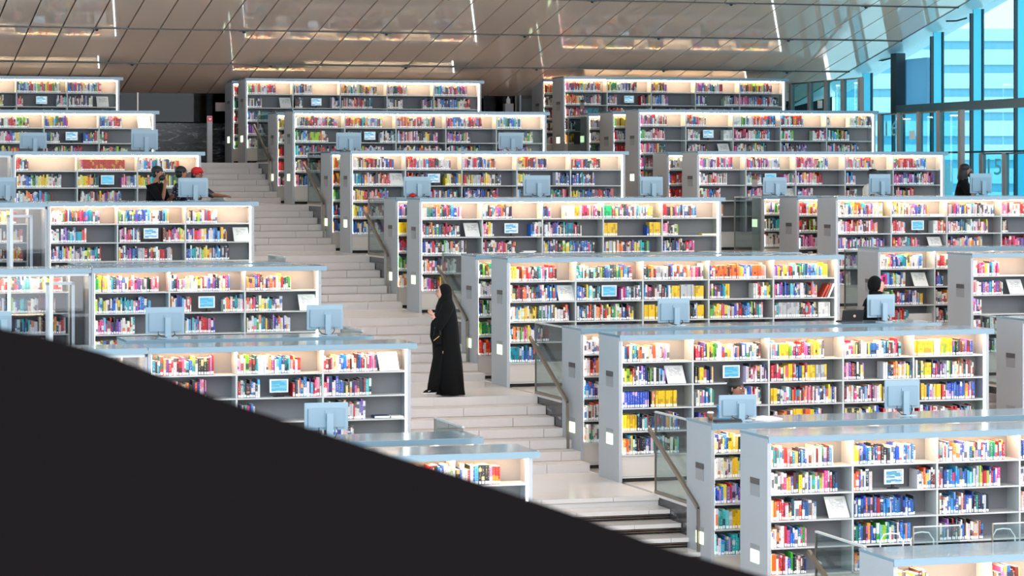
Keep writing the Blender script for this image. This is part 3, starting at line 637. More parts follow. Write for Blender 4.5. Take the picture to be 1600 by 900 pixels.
# the 300 that show largest: one by one
SH = ['top shelf', 'second shelf', 'third shelf', 'fourth shelf', 'fifth shelf']; BY = ['first', 'second', 'third', 'fourth', 'fifth', 'sixth']
CN = {(1,-3):'nearest full bookcase', (1,-2):'bookcase behind the blue-shirted reader', (1,-4):'near right corner bookcase', (0,-2):'bookcase left of the walking woman', (1,-1):'long bookcase right of the walking woman', (0,-1):'fifth-tier bookcase left of the stairs'}
cnt = {}
for b in BOOKS:
    kk = (b['case'], b['shelf'], b['bay']); cnt[kk] = cnt.get(kk, 0)+1; b['ord'] = cnt[kk]
for b in cand:
    wd, h, dp = b['w'], b['h'], b['d']; V, F, cols, cols2, uvs = [], [], [], [], []
    c, c2, u = lin(b['c']), lin(b['c2']), b['u']; bl = min(.006, wd*.2)
    plan = [(0, .006), (wd*.2, .001), (wd*.5, -.001), (wd*.8, .001), (wd, .006)]      # rounded spine
    for z in (0.001, h):
        V += [(x, y, z) for x, y in plan]+[(wd, dp, z), (wd-.003, dp, z), (.003, dp, z), (0, dp, z)]
    n = 9
    def face(f, cc, uv):
        F.append(f); uvs.extend(uv); cols.extend([*cc, 1]*len(f)); cols2.extend([*c2, 1]*len(f))
    for i in range(4):
        a, bb = plan[i][0]/wd, plan[i+1][0]/wd; a, bb = .02+.96*a, .02+.96*bb
        face([i, i+1, n+i+1, n+i], c, [u+a,0, u+bb,0, u+bb,1, u+a,1])
    pl = [u+.5,-1]*4
    face([4, 5, n+5, n+4], c, pl); face([8, 0, n, n+8], c, pl); face([6, 7, n+7, n+6], cream, pl)
    face([5, 6, n+6, n+5], c, pl); face([7, 8, n+8, n+7], c, pl)
    # cover edges on top and the sunken page block
    q = len(V); V += [(.003, .008, h), (wd-.003, .008, h), (wd-.003, dp, h), (.003, dp, h), (.003, .008, h-.006), (wd-.003, .008, h-.006), (wd-.003, dp-.004, h-.006), (.003, dp-.004, h-.006)]
    face([n, n+1, n+2, q+1][::1] if False else [n+0, n+1, n+2, n+3, n+4, q+1, q+0], c, [u+.5,-1]*7)
    face([n+4, n+5, q+2, q+1], c, pl); face([n+8, n+0, q+0, q+3], c, pl)
    face([q+4, q+5, q+6, q+7], cream, pl); face([q+0, q+1, q+5, q+4], c, pl)
    me = bpy.data.meshes.new('book'); me.from_pydata(V, [], F); me.materials.append(M_book); me.update(); set_attrs(me, cols, cols2, uvs)
    o = link('book', me, None, (b['x'], b['y'], b['z']))
    lab = '%s book, %s from left on %s of %s bay, %s' % (cname(b['c']), ORD(b['ord']), SH[b['shelf']].replace(' shelf', '') + ' shelf', BY[b['bay']], CN[b['case']])
    ws = lab.split()
    if len(ws) > 16: lab = '%s book, %s from left, %s, %s bay, %s' % (cname(b['c']), ORD(b['ord']), SH[b['shelf']], BY[b['bay']], CN[b['case']])
    tag(o, lab, 'book', 'books on the nearer shelves')

# flat and leaning volumes
def loose(name, label, px, k, s, blk, col, w_, h_, d_, rot=0, dz=0, dx=0, case=None):
    cs = CASES[case or (blk,k)]; zt = cs[3]; z = zt-OFFS[s+1]+dz; Y = cs[2]+.04; x = cx(px, Y)
    b = MB(); b.box(0, w_, 0, d_, 0, h_, col); b.box(.004, w_-.001, -.001, d_-.004, .003, h_-.003, M_white)
    o = b.obj(name, None, (x+dx, Y, z+.002)); o.rotation_euler = (0, rot, 0); tag(o, label, 'book'); return o
mY, mR, mW, mB = mat('yellow_cover', (246,214,40), .5), mat('rust_cover', (176,60,36), .5), mat('white_cover', (228,226,220), .5), mat('navy_cover', (30,50,90), .5)
loose('book', 'yellow book lying flat at the right end of the fourth tier case', 1097, 0, 1, 1, mY, .25, .025, .18)
loose('book', 'white book lying flat on the third shelf at the case end', 1097, 0, 2, 1, mW, .25, .02, .18)
loose('book', 'pale volume lying flat on third shelf, second bay, fourth tier', 812, 0, 2, 1, mW, .26, .03, .18)
loose('book', 'thinner pale volume lying on top of another, fourth tier', 818, 0, 2, 1, mW, .22, .02, .16, dz=.032)
loose('book', 'navy book lying flat at right end of third shelf, sixth tier left', 585, -2, 2, 0, mB, .2, .03, .18)
loose('book', 'white book lying flat beside the navy one, sixth tier left', 611, -2, 2, 0, mW, .16, .02, .18)
loose('book', 'stack-topping white book lying flat beside the printed leaflets, fourth tier right', 1453, 0, 0, 2, mW, .26, .03, .18)
for i, (px, m_, lb) in enumerate(((1283, mR, 'rust red book leaning right at the end of the fifth tier case'), (1288, mR, 'second rust red book leaning beside its twin, fifth tier case end'), (1293, mW, 'white book leaning on the rust red ones, fifth tier case end'))):
    b = MB(); b.box(0, .028, 0, .19, 0, .225, m_); o = b.obj('book', None, (cx(px, TY(-1)+.04)-.0, TY(-1)+.04, CASES[(1,-1)][3]-OFFS[2]+.002)); o.rotation_euler = (0, .5-.04*i, 0); tag(o, lb, 'book')

# ------------------------------------------------------------------ catalogue screens and leaflets on the shelves
def catalogue(px, case, s, label, v=0, sc=1.0):
    cs = CASES[case]; Y = cs[2]+.10; z = cs[3]-OFFS[s+1]; x = cx(px, Y)
    t = thing('catalogue_screen', label, 'screen', (x, Y, z), 0, None); w2, h2 = .118*sc, .083*sc; zc = .052
    b = MB(); b.loft([(0, .03, 0, .075, .05), (0, .03, .008, .07, .045), (0, .03, .012, .02, .02)], M_black, 14); b.obj('base', t)
    b = MB(); b.bar((0,.035,.01), (0,.03,zc+.04), .03, .02, M_black); b.obj('stand', t)
    bx('housing', t, x-w2, x+w2, Y, Y+.022, z+zc, z+zc+2*h2, M_white, bevel=.006)
    bx('display', t, x-w2*.82, x+w2*.82, Y-.003, Y+.004, z+zc+h2*.2, z+zc+h2*1.8, M_scr[v])
def leaflet(px, case, s, label, sc=1.0):
    cs = CASES[case]; Y = cs[2]+.02; z = cs[3]-OFFS[s+1]; x = cx(px, Y)
    t = thing('leaflet_stand', label, 'leaflet', (x, Y, z)); w2 = .125*sc; h_ = .225*sc
    b = MB(); b.poly([(-w2,.0,.005),(w2,.0,.005),(w2,.15,h_),(-w2,.15,h_),(-w2,.008,.001),(w2,.008,.001),(w2,.158,h_-.004),(-w2,.158,h_-.004)],
        [(0,1,2,3),(7,6,5,4),(0,4,5,1),(1,5,6,2),(2,6,7,3),(3,7,4,0)], M_paper); b.obj('sheet', t)
    b = MB(); b.box(-w2, w2, -.012, .012, 0, .004, M_gcab); b.bar((0,.155,h_*.85), (0,.24,.0), .08, .004, M_gcab); b.obj('holder', t)
for px, case, s, v in ((65,(0,3),1,1),(112,(0,2),1,1),(168,(0,1),1,0),(236,(0,0),1,1),(323,(0,-1),1,0),(436,(0,-2),1,0),(494.5,(1,3),1,1),(578,(1,2),1,1),(678,(1,1),1,1),(799,(1,0),1,1),
    (952,(1,-1),1,0),(1143,(1,-2),1,0),(1397,(1,-3),1,1),(983,(2,3),1,1),(1107,(2,2),1,1),(1204,(2,1),1,0),(1434,(2,0),1,0)):
    catalogue(px, case, s, 'small lit catalogue screen on second shelf, %s, %s' % (TO[case[1]], BL[case[0]]), v)
for px, case, s in ((161,(0,3),1),(226,(0,2),0),(378,(0,0),1),(482,(0,-1),1),(609,(0,-2),0),(447,(1,3),1),(621,(1,1),1),(739,(1,0),1),(886,(1,-1),1),(1058,(1,-2),1),(1312,(1,-3),2),
    (1133,(2,2),2),(1238,(2,1),2),(1464,(2,0),2),(1590,(2,-1),1),(1440,(4,-1),1)):
    leaflet(px, case, s, 'tilted printed leaflet on %s, %s%s' % (SH[s], TO[case[1]], ', '+BL[case[0] if case[0] < 3 else 2]+(' rear' if case[0] == 4 else '')))

# ------------------------------------------------------------------ monitors on the worktops
def monitor(px, py0, py1, wpx, k, blk, label, turn=0, yo=.35):
    key = {0:5, 1:3, 2:4}[blk]; cs = CASES.get((key,k)) or CASES.get((blk,k)); zt = cs[3]; Y = cs[2]+yo; x = cx(px, Y)
    d = cam_depth(x, Y); wd = wpx*d/FPX; hh = (py1-py0)*d/FPX; ztop = -(py0-HY)*d/FPX
    hh = max(.26, min(hh, ztop-zt-.02)) if ztop-zt > .28 else .27
    zb = max(ztop-hh-zt, .025); hh = ztop-zt-zb if ztop-zt-zb > .2 else .27
    t = thing('monitor', label, 'monitor', (x, Y, zt), turn)
    b = MB(); b.box(-wd/2, wd/2, 0, .02, zb, zb+hh, M_bluepl); me = b.mesh('housing'); q = bmesh.new(); q.from_mesh(me); bmesh.ops.bevel(q, geom=q.edges[:], offset=.006, segments=2, affect='EDGES'); q.to_mesh(me); q.free(); link('housing', me, t)
    b = MB(); b.box(-wd*.43, wd*.43, -.022, -.001, zb+hh*.08, zb+hh*.8, M_bluepl2); me = b.mesh('back_cover'); q = bmesh.new(); q.from_mesh(me); bmesh.ops.bevel(q, geom=q.edges[:], offset=.008, segments=2, affect='EDGES'); q.to_mesh(me); q.free(); link('back_cover', me, t)
    b = MB(); b.box(-wd*.46, wd*.46, .0205, .022, zb+.02, zb+hh-.02, M_dark); b.obj('display', t)
    b = MB(); b.bar((wd*.06,-.045,.01), (wd*.06,-.045,zb+hh*.62), .075, .035, M_bluepl); b.box(wd*.06-.05, wd*.06+.05, -.03, -.02, zb+hh*.45, zb+hh*.72, M_bluepl2); b.obj('stand', t)
    b = MB(); b.loft([(wd*.06, -.03, 0, .13, .09), (wd*.06, -.03, .010, .125, .085)], M_bluepl, 18); b.obj('base', t)
    b = MB(); b.tube([(-wd*.18,-.03,zb+hh*.1), (-wd*.2,-.05,zb*.5+.03), (-wd*.1,-.07,.02), (wd*.02,-.09,.012)], .006, M_black, 5); b.tube([(wd*.22,-.03,zb+hh*.1), (wd*.24,-.05,zb*.5+.03), (wd*.15,-.08,.014)], .005, M_black, 5); b.obj('cable', t)
    return t
for a in ((52,207,232,42,1,0,'pale blue monitor, leftmost on the third tier worktop left of the stairs'), (226,202,234,42,1,0,'pale blue monitor at the right end of the left third tier worktop'),
  (302,278,308,47,0,0,'pale blue monitor in front of the man in the red cap'), (10,277,310,30,0,0,'pale blue monitor cut by the left photo edge, fourth tier'),
  (258,480,522,61,-2,0,'pale blue monitor left of two on the sixth tier worktop, left block'), (508,476,515,58,-2,0,'pale blue monitor at the stair end of the left sixth tier worktop'),
  (510,629,672,70,-3,0,'large pale blue monitor above the dark parapet, left block'), (4,487,512,28,-2,0,'monitor cut by the left photo edge above the dark parapet'),
  (545,207,234,40,1,1,'pale blue monitor, left one on the third tier worktop of the middle block'), (798,207,233,40,1,1,'pale blue monitor, right one on the third tier worktop of the middle block'),
  (652,276,308,44,0,1,'pale blue monitor, left of three on the fourth tier worktop, middle block'), (839,274,307,44,0,1,'pale blue monitor, middle of three on the fourth tier worktop'),
  (1018,276,306,38,0,1,'pale blue monitor, right of three on the fourth tier worktop'), (1053,466,504,53,-2,1,'pale blue monitor on the sixth tier worktop, middle block'),
  (1153,640,683,63,-3,1,'pale blue monitor in front of the blue-shirted reader beside paper cup'), (1410,594,638,60,-3,1,'pale blue monitor alone on the seventh tier worktop'),
  (1211,277,305,40,0,2,'pale blue monitor, left of three on the right block fourth tier'), (1375,272,303,39,0,2,'pale blue monitor hiding a seated reader, right block'),
  (1533,271,302,40,0,2,'pale blue monitor in front of the long-haired man'), (1377,460,496,50,-2,1,'pale blue monitor in front of the woman in the black headscarf')):
    monitor(*a, turn=(.12 if a[0] in (1377, 1375, 1533) else 0))

# ------------------------------------------------------------------ people
def skin_mesh(name, pts, edges, radii, m, root=0, sub=1):
    me = bpy.data.meshes.new(name); me.from_pydata([tuple(p) for p in pts], edges, []); o = bpy.data.objects.new(name, me); C.objects.link(o)
    md = o.modifiers.new('s', 'SKIN'); md.use_smooth_shade = True
    for i, v in enumerate(me.skin_vertices[0].data):
        r = radii[i]; v.radius = r if isinstance(r, tuple) else (r, r); v.use_root = (i == root)
    sb = o.modifiers.new('u', 'SUBSURF'); sb.levels = sub; sb.render_levels = sub
    dg = bpy.context.evaluated_depsgraph_get(); nm = bpy.data.meshes.new_from_object(o.evaluated_get(dg)); nm.name = name
    bpy.data.objects.remove(o); nm.materials.clear(); nm.materials.append(m); nm.polygons.foreach_set('use_smooth', [True]*len(nm.polygons)); return nm
def hand(pts, edges, radii, wrist, at, d, up, sc=1.0):
    "adds a palm and five fingers to the skeleton"
    d = Vector(d).normalized(); up = Vector(up).normalized(); s = d.cross(up).normalized(); at = Vector(at)
    pi = len(pts); pts.append(at+d*.045*sc); radii.append((.036*sc, .018*sc)); edges.append((wrist, pi))
    for i, (off, l) in enumerate(((-.026, .058), (-.009, .068), (.009, .064), (.025, .05))):
        a = len(pts); pts.append(at+d*.085*sc+s*off*sc); radii.append(.010*sc); edges.append((pi, a))
        pts.append(at+d*(.085+l*.55)*sc+s*off*1.1*sc-up*.008*sc); radii.append(.009*sc); edges.append((a, a+1))
        pts.append(at+d*(.085+l)*sc+s*off*1.15*sc-up*.03*sc); radii.append(.0075*sc); edges.append((a+1, a+2))
    a = len(pts); pts.append(at+d*.03*sc-s*.045*sc-up*.012*sc); radii.append(.011*sc); edges.append((wrist, a))
    pts.append(at+d*.065*sc-s*.058*sc-up*.02*sc); radii.append(.009*sc); edges.append((a, a+1))
def face_parts(t, hc, yaw, skin, beard=False, ears=True):
    "nose, eyes, mouth, ears on a head centred at hc and looking along yaw"
    f = Vector((math.cos(yaw), math.sin(yaw), 0)); s = Vector((-f.y, f.x, 0)); hc = Vector(hc)
    b = MB(); b.tube([hc+f*.082+Vector((0,0,.018)), hc+f*.108-Vector((0,0,.018)), hc+f*.090-Vector((0,0,.03))], [.008, .015, .012], skin, 7); b.obj('nose', t, smooth=True)
    for q in (-1, 1):
        b = MB(); c = hc+f*.086+s*.032*q+Vector((0,0,.012)); b.ball(c, (.012,.012,.008), M_white, 8, 5); b.ball(c+f*.008, (.006,.006,.006), M_black, 6, 5); b.obj('eye', t)
        b = MB(); b.tube([hc+f*.088+s*.014*q+Vector((0,0,.034)), hc+f*.086+s*.048*q+Vector((0,0,.032))], .005, M_hair, 5); b.obj('eyebrow', t)
        if ears:
            b = MB(); b.ball(hc+s*.084*q-f*.01, (.012,.02,.03), skin, 8, 6); b.obj('ear', t, smooth=True)
    b = MB(); b.tube([hc+f*.088-s*.024-Vector((0,0,.052)), hc+f*.095-Vector((0,0,.052)), hc+f*.088+s*.024-Vector((0,0,.052))], .006, mat('lip', (130,62,58), .5), 6); b.obj('mouth', t, smooth=True)
    if beard:
        b = MB(); b.ball(hc+f*.055-Vector((0,0,.075)), (.062,.066,.05), M_hair, 12, 8); b.obj('beard', t, smooth=True)
def head_pts(base, hc, pts, edges, radii, neck_from):
    i = len(pts); hc = Vector(hc)
    pts += [Vector(base), hc-Vector((0,0,.05)), hc+Vector((0,0,.02)), hc+Vector((0,0,.085))]; radii += [.052, .074, (.088,.092), .055]
    edges += [(neck_from, i), (i, i+1), (i+1, i+2), (i+2, i+3)]
def seated(label, x, Y, zd, zfl, yaw, skin, shirt, lean=.12, hands=((.16,.30),(-.16,.30)), hair='short', beard=False, sc=1.0, raise_hand=False, hat=None, drop=0., reach=None, facing=None):
    """sits on a stool behind a worktop at height zd; the figure looks along yaw (0 = +X, -90 deg = to the camera)"""
    t = thing('person', label, 'person', (x, Y, zfl))
    f = Vector((math.cos(yaw), math.sin(yaw), 0)); s = Vector((-f.y, f.x, 0)); U = Vector((0,0,1)); g = zd-zfl
    hip = Vector((0,0,g-.20-drop)); pts = [hip]; radii = [(.15,.12)]; edges = []
    chest = hip+f*lean*.6+U*.30; nk = hip+f*lean+U*.47; mid = hip+f*lean*.3+U*.14
    pts += [mid, chest, nk]; radii += [(.135,.11), (.155,.115), (.075,.07)]; edges += [(0,1),(1,2),(2,3)]
    hc = nk+f*.045+U*.19
    head_pts(nk+U*.05+f*.01, hc, pts, edges, radii, 3)
    sl = {}
    for q in (-1, 1):
        a = len(pts); sh = nk+s*.17*q-U*.055; pts.append(sh); radii.append(.062); edges.append((3, a))
        if q == -1 and raise_hand: el = sh+f*.20-U*.24+s*.02*q; wr = hc+f*.12-U*.19+s*.0
        elif q == (reach[0] if reach else 9): wr = Vector(reach[1]); el = (sh+wr)/2-U*.05
        else: el = sh+f*.12-U*.25+s*.07*q; wr = Vector((0,0,g+.045))+f*hands[0][1]+s*hands[0][0]*q*.9
        pts += [el, wr]; radii += [.044, .028]; edges += [(a,a+1),(a+1,a+2)]
        sl[q] = (a, a+1, a+2, sh, el, wr)
        hand(pts, edges, radii, a+2, wr, (wr-el), U if abs((wr-el).normalized().z) < .8 else f)
        # legs
        b0 = len(pts); pts += [hip+s*.09*q-U*.03+f*.05, hip+s*.12*q+f*.42-U*.02, hip+s*.12*q+f*.40-U*.44, hip+s*.12*q+f*.53-U*.46]; radii += [.085, .062, .042, .04]
        edges += [(0,b0),(b0,b0+1),(b0+1,b0+2),(b0+2,b0+3)]
    link('body', skin_mesh('body', pts, edges, radii, skin), t)
    # shirt with sleeves
    P = [hip-U*.04, mid, chest, nk+U*.005]; E = [(0,1),(1,2),(2,3)]; Rr = [(.165,.135), (.155,.13), (.178,.135), (.088,.08)]
    for q in (-1, 1):
        a0, a1, a2, sh, el, wr = sl[q]; n = len(P); P += [sh, el, el.lerp(wr, .12)]; Rr += [.088, .066, .06]; E += [(3,n),(n,n+1),(n+1,n+2)]
    link('shirt', skin_mesh('shirt', P, E, Rr, shirt), t)
    P = [hip-U*.02]; Rr = [(.16,.14)]; E = []
    for q in (-1, 1):
        n = len(P); P += [hip+s*.09*q-U*.03+f*.05, hip+s*.12*q+f*.42-U*.02, hip+s*.12*q+f*.40-U*.40]; Rr += [.1, .078, .06]; E += [(0,n),(n,n+1),(n+1,n+2)]
    link('trousers', skin_mesh('trousers', P, E, Rr, M_dark), t)
    fy = yaw if facing is None else facing
    face_parts(t, hc, fy, skin, beard, ears=hair not in ('scarf', 'long')); ff = Vector((math.cos(fy), math.sin(fy), 0))
    b = MB()
    if hair in ('short', 'long'):
        b.ball(hc-ff*.034+U*.048, (.103,.103,.082), M_hair, 14, 9)
        if hair == 'short': b.ball(hc-ff*.045-U*.0, (.085,.085,.09), M_hair, 12, 8)
        else: b.loft([(hc.x-ff.x*.075, hc.y-ff.y*.075, hc.z-.24, .07, .07), (hc.x-ff.x*.075, hc.y-ff.y*.075, hc.z-.14, .10, .10), (hc.x-ff.x*.06, hc.y-ff.y*.06, hc.z-.03, .098, .098), (hc.x-ff.x*.04, hc.y-ff.y*.04, hc.z+.07, .09, .09)], M_hair, 14)
        b.obj('hair', t, smooth=True)
    elif hair == 'cap':
        b.ball(hc-ff*.01+U*.05, (.108,.108,.085), M_red, 14, 9); b.box(-.001, .001, -.001, .001, 0, .001, M_red)
        b.loft([(hc.x+ff.x*.1, hc.y+ff.y*.1, hc.z+.045, .06, .06), (hc.x+ff.x*.1, hc.y+ff.y*.1, hc.z+.053, .06, .06)], M_red, 12); b.obj('cap', t, smooth=True)
        b = MB(); b.ball(hc-ff*.04-U*.02, (.088,.088,.08), M_hair, 12, 8); b.obj('hair', t, smooth=True)
    elif hair == 'scarf':
        b.ball(hc-ff*.058+U*.02, (.108,.108,.13), M_cloth, 16, 10)
        b.loft([(nk.x, nk.y, nk.z-.10, .20, .16), (nk.x, nk.y, nk.z-.02, .17, .14), (nk.x, nk.y, nk.z+.06, .10, .10), (hc.x-ff.x*.05, hc.y-ff.y*.05, hc.z-.07, .095, .095)], M_cloth, 16); b.obj('headscarf', t, smooth=True)
    # the stool it sits on
    st = thing('stool', '', 'stool', (x, Y, zfl))
    zs = hip.z-.13; b = MB(); b.loft([(0,0,zs-.05,.17,.17),(0,0,zs-.01,.18,.18),(0,0,zs,.16,.16)], M_dark, 16); b.obj('seat', st)
    b = MB(); b.tube([(0,0,.02),(0,0,zs-.05)], .025, M_rail, 8); b.obj('pole', st)
    b = MB(); b.loft([(0,0,0,.2,.2),(0,0,.02,.19,.19)], M_rail, 18); b.obj('base', st)
    who = {'bearded':'the bearded man in black', 'dotted':'the man in dotted navy', 'red cap':'the man in the red cap', 'long dark hair':'the long-haired man', 'pale shirt':'the reader in a pale shirt', 'headscarf':'the seated woman in black headscarf', 'bright blue':'the blue-shirted reader'}
    st['label'] = 'dark round stool under '+next(v for q, v in who.items() if q in label)
    return t
def sit(label, px, k, blk, back=.55, **kw):
    key = {0:5, 1:3, 2:4}[blk]; cs = CASES.get((key,k)); Y = cs[2]+DEP+back; x = cx(px, Y)
    return seated(label, x, Y, cs[3], ZF(k+1), **kw)
rad = math.radians
M_dots = mat('dotted_navy_cloth', (24,32,58), .8)
nt = M_dots.node_tree; v = nt.nodes.new('ShaderNodeTexVoronoi'); v.inputs['Scale'].default_value = 26; cr = nt.nodes.new('ShaderNodeValToRGB'); cr.color_ramp.elements[0].color = (.6,.62,.7,1); cr.color_ramp.elements[0].position = .2; cr.color_ramp.elements[1].color = (*lin((24,32,58)),1); cr.color_ramp.elements[1].position = .26
tcn = nt.nodes.new('ShaderNodeTexCoord'); nt.links.new(tcn.outputs['Object'], v.inputs[0]); nt.links.new(v.outputs[0], cr.inputs[0]); nt.links.new(cr.outputs[0], nt.nodes['Principled BSDF'].inputs['Base Color'])
sit('seated bearded man in black shirt holding a hand to his mouth', 236, 0, 0, yaw=rad(-35), skin=M_skin, shirt=M_cloth, beard=True, raise_hand=True, lean=.1)
sit('seated man in dotted navy shirt turned towards the monitor', 272, 0, 0, back=.75, yaw=rad(-5), skin=M_skin, shirt=M_dots, lean=.1)
sit('seated man in a red cap with one arm stretched along the worktop', 297, 0, 0, back=.85, yaw=rad(-50), skin=M_skin, shirt=M_dark, hair='cap', reach=(1, (.52,-.30,1.06)), drop=.02)
sit('seated man with long dark hair and beard in black shirt', 1498, 0, 2, yaw=rad(-30), skin=M_skin, shirt=M_cloth, hair='long', beard=True, lean=.1, facing=rad(-25))
sit('seated reader in a pale shirt almost hidden behind a monitor', 1356, 0, 2, back=.6, yaw=rad(-70), skin=M_skin, shirt=mat('pale_cloth', (205,200,196), .8), hair='short', drop=.10)
sit('seated woman in black headscarf and abaya behind a monitor', 1353, -2, 1, yaw=rad(-25), skin=M_skinl, shirt=M_cloth, hair='scarf', lean=.14)
sit('seated reader in bright blue shirt bending behind a monitor', 1127, -3, 1, back=.5, yaw=rad(-60), skin=M_skin, shirt=M_blue, hair='short', lean=.2, drop=.16)

# the walking woman
def walking_woman():
    Y = TY(-1)-1.15; X = atY(697, 0, Y).x; d = cam_depth(X, Y); k = d/FPX/4.5      # one crop pixel in scene units
    t = thing('person', 'woman in long black abaya and headscarf walking across the stair landing', 'person', (X, Y, ZF(-1)))
    px = lambda c: (c-256)*k
    pz = lambda c: (853-c)*k
    def ring(y, x0, x1, ry, cy=0): return ((px(x0)+px(x1))/2, cy, pz(y), (px(x1)-px(x0))/2, ry)
    # body: one continuous figure under the clothes
    hc = Vector((px(238), 0, pz(125)))
    pts = [Vector((px(248),0,pz(440))), Vector((px(248),0,pz(330))), Vector((px(248),0,pz(235))), Vector((px(246),0,pz(190)))]; rd = [(.12,.14), (.11,.13), (.12,.15), .07]; ed = [(0,1),(1,2),(2,3)]
    head_pts(Vector((px(243),0,pz(170))), hc, pts, ed, rd, 3)
    for q, foot, kn in ((1, (px(300),.10,.06), (px(270),.09,.45)), (-1, (px(155),-.08,.09), (px(190),-.09,.47))):
        a = len(pts); pts += [Vector((px(248),.08*q,pz(470))), Vector(kn), Vector(foot), Vector((foot[0]-.12, foot[1], .035 if q == 1 else .055))]; rd += [.09, .06, .042, .035]; ed += [(0,a),(a,a+1),(a+1,a+2),(a+2,a+3)]
    for q, el, wr in ((-1, (px(160),-.17,pz(400)), (px(146),-.16,pz(292))), (1, (px(262),.16,pz(330)), (px(235),.10,pz(380)))):
        a = len(pts); pts += [Vector((px(250),.17*q,pz(212))), Vector(el), Vector(wr)]; rd += [.055, .04, .028]; ed += [(3,a),(a,a+1),(a+1,a+2)]
        if q == -1: hand(pts, ed, rd, a+2, wr, (px(128)-px(146), 0, .05), (0,-1,0), .8)
        else: hand(pts, ed, rd, a+2, wr, (-.02,0,-.1), (0,-1,0), .9)
    link('body', skin_mesh('body', pts, ed, rd, M_skinl), t)
    rings = [ring(845,192,396,.20,.02), ring(800,186,390,.205,.02), ring(720,176,380,.20), ring(610,166,370,.185), ring(488,160,353,.17), ring(400,160,346,.165), ring(320,168,336,.17), ring(265,178,326,.175), ring(225,186,318,.18), ring(200,196,308,.165), ring(185,210,296,.12), ring(172,218,286,.08)]
    b = MB(); n = 40; b.loft(rings, M_cloth, n)
    # folds of the cloth, deeper towards the hem
    vs = []
    for i, v in enumerate(b.v):
        r = i//n; j = i % n; f = max(0, 1-r/7.)*.018; a = 2*math.pi*j/n
        cx_, cy_ = rings[r][0], rings[r][1]; w_ = 1+f*6*math.sin(a*7+r*.35)*.6/ (1)
        vs.append((cx_+(v[0]-cx_)*w_, cy_+(v[1]-cy_)*w_, v[2]))
    b.v = vs; b.obj('abaya', t, smooth=True)
    b = MB(); b.loft([ring(808,108,182,.09,-.09), ring(770,112,196,.10,-.09), ring(700,126,214,.11,-.08), ring(600,150,230,.11,-.06), ring(500,170,250,.10,-.04)], M_cloth, 20); b.obj('front_panel', t, smooth=True)
    link('sleeve', skin_mesh('sleeve', [Vector((px(250),-.09,pz(205))), Vector((px(250),-.165,pz(218))), Vector((px(160),-.17,pz(402))), Vector((px(148),-.16,pz(318)))], [(0,1),(1,2),(2,3)], [.10,.105,.085,.055], M_cloth), t)
    b = MB(); b.loft([(px(160),-.17,pz(475),.06,.03), (px(158),-.17,pz(430),.085,.06), (px(160),-.17,pz(340),.075,.07), (px(168),-.16,pz(300),.05,.05)], M_cloth, 16); b.obj('sleeve_drape', t, smooth=True)
    b = MB(); b.ball((px(247), 0, pz(118)), (px(297)-px(250), .105, (pz(65)-pz(118))), M_cloth, 20, 12)
    b.loft([ring(226,188,318,.17), ring(200,195,308,.15), ring(178,203,300,.12), ring(150,205,297,.105), ring(128,206,297,.10)], M_cloth, 20); b.obj('headscarf', t, smooth=True)
    fc = Vector((px(212), 0, pz(132)))
    b = MB(); b.ball(fc, (.045,.062,.082), M_skinl, 14, 10); b.obj('face', t, smooth=True)
    b = MB(); b.tube([fc+Vector((-.036,0,.02)), fc+Vector((-.062,0,-.012)), fc+Vector((-.04,0,-.022))], [.006,.012,.009], M_skinl, 7); b.obj('nose', t, smooth=True)
    for q in (-1, 1):
        b = MB(); b.ball(fc+Vector((-.036,.026*q,.018)), (.009,.011,.006), M_black, 8, 5); b.obj('eye', t)
        b = MB(); b.tube([fc+Vector((-.038,.014*q,.036)), fc+Vector((-.03,.042*q,.036))], .004, M_hair, 5); b.obj('eyebrow', t)
    b = MB(); b.tube([fc+Vector((-.036,-.018,-.042)), fc+Vector((-.042,0,-.042)), fc+Vector((-.036,.018,-.042))], .005, mat('lip', (130,62,58), .5), 6); b.obj('mouth', t)
    for q, xx, yy, z in ((-1, 122, -.10, .045), (1, 288, .06, .0)):
        b = MB(); x = px(xx); b.loft([(x,yy,z+.0,.10,.038),(x,yy,z+.012,.105,.042)], M_white, 16); s_ = b.obj('shoe_sole', t)
        b = MB(); b.loft([(x,yy,z+.013,.10,.04),(x+.01,yy,z+.04,.085,.036),(x+.045,yy,z+.075,.045,.03)], M_cloth, 16); b.obj('shoe', t, smooth=True)
        b = MB(); b.bar((x-.03,yy-.038,z+.03), (x+.02,yy-.036,z+.05), .012, .006, M_white); b.obj('shoe_stripe', t)
    bag = thing('handbag', 'small black handbag with gold trim on the walking woman\'s arm', 'bag', (X+px(152), Y-.25, ZF(-1)+pz(485)))
    b = MB(); b.box(-.055, .07, -.03, .03, 0, .14, M_cloth); me = b.mesh('pouch'); q = bmesh.new(); q.from_mesh(me); bmesh.ops.bevel(q, geom=q.edges[:], offset=.012, segments=2, affect='EDGES'); q.to_mesh(me); q.free(); link('pouch', me, bag)
    b = MB(); b.bar((-.05,-.033,.06), (.03,-.033,.12), .018, .006, M_gold); b.obj('flap_trim', bag)
    b = MB(); b.tube([(-.04,0,.14), (-.02,.02,.24), (.02,.04,.30), (.05,.02,.24), (.055,0,.14)], .005, M_black, 5); b.obj('strap', bag)
walking_woman()

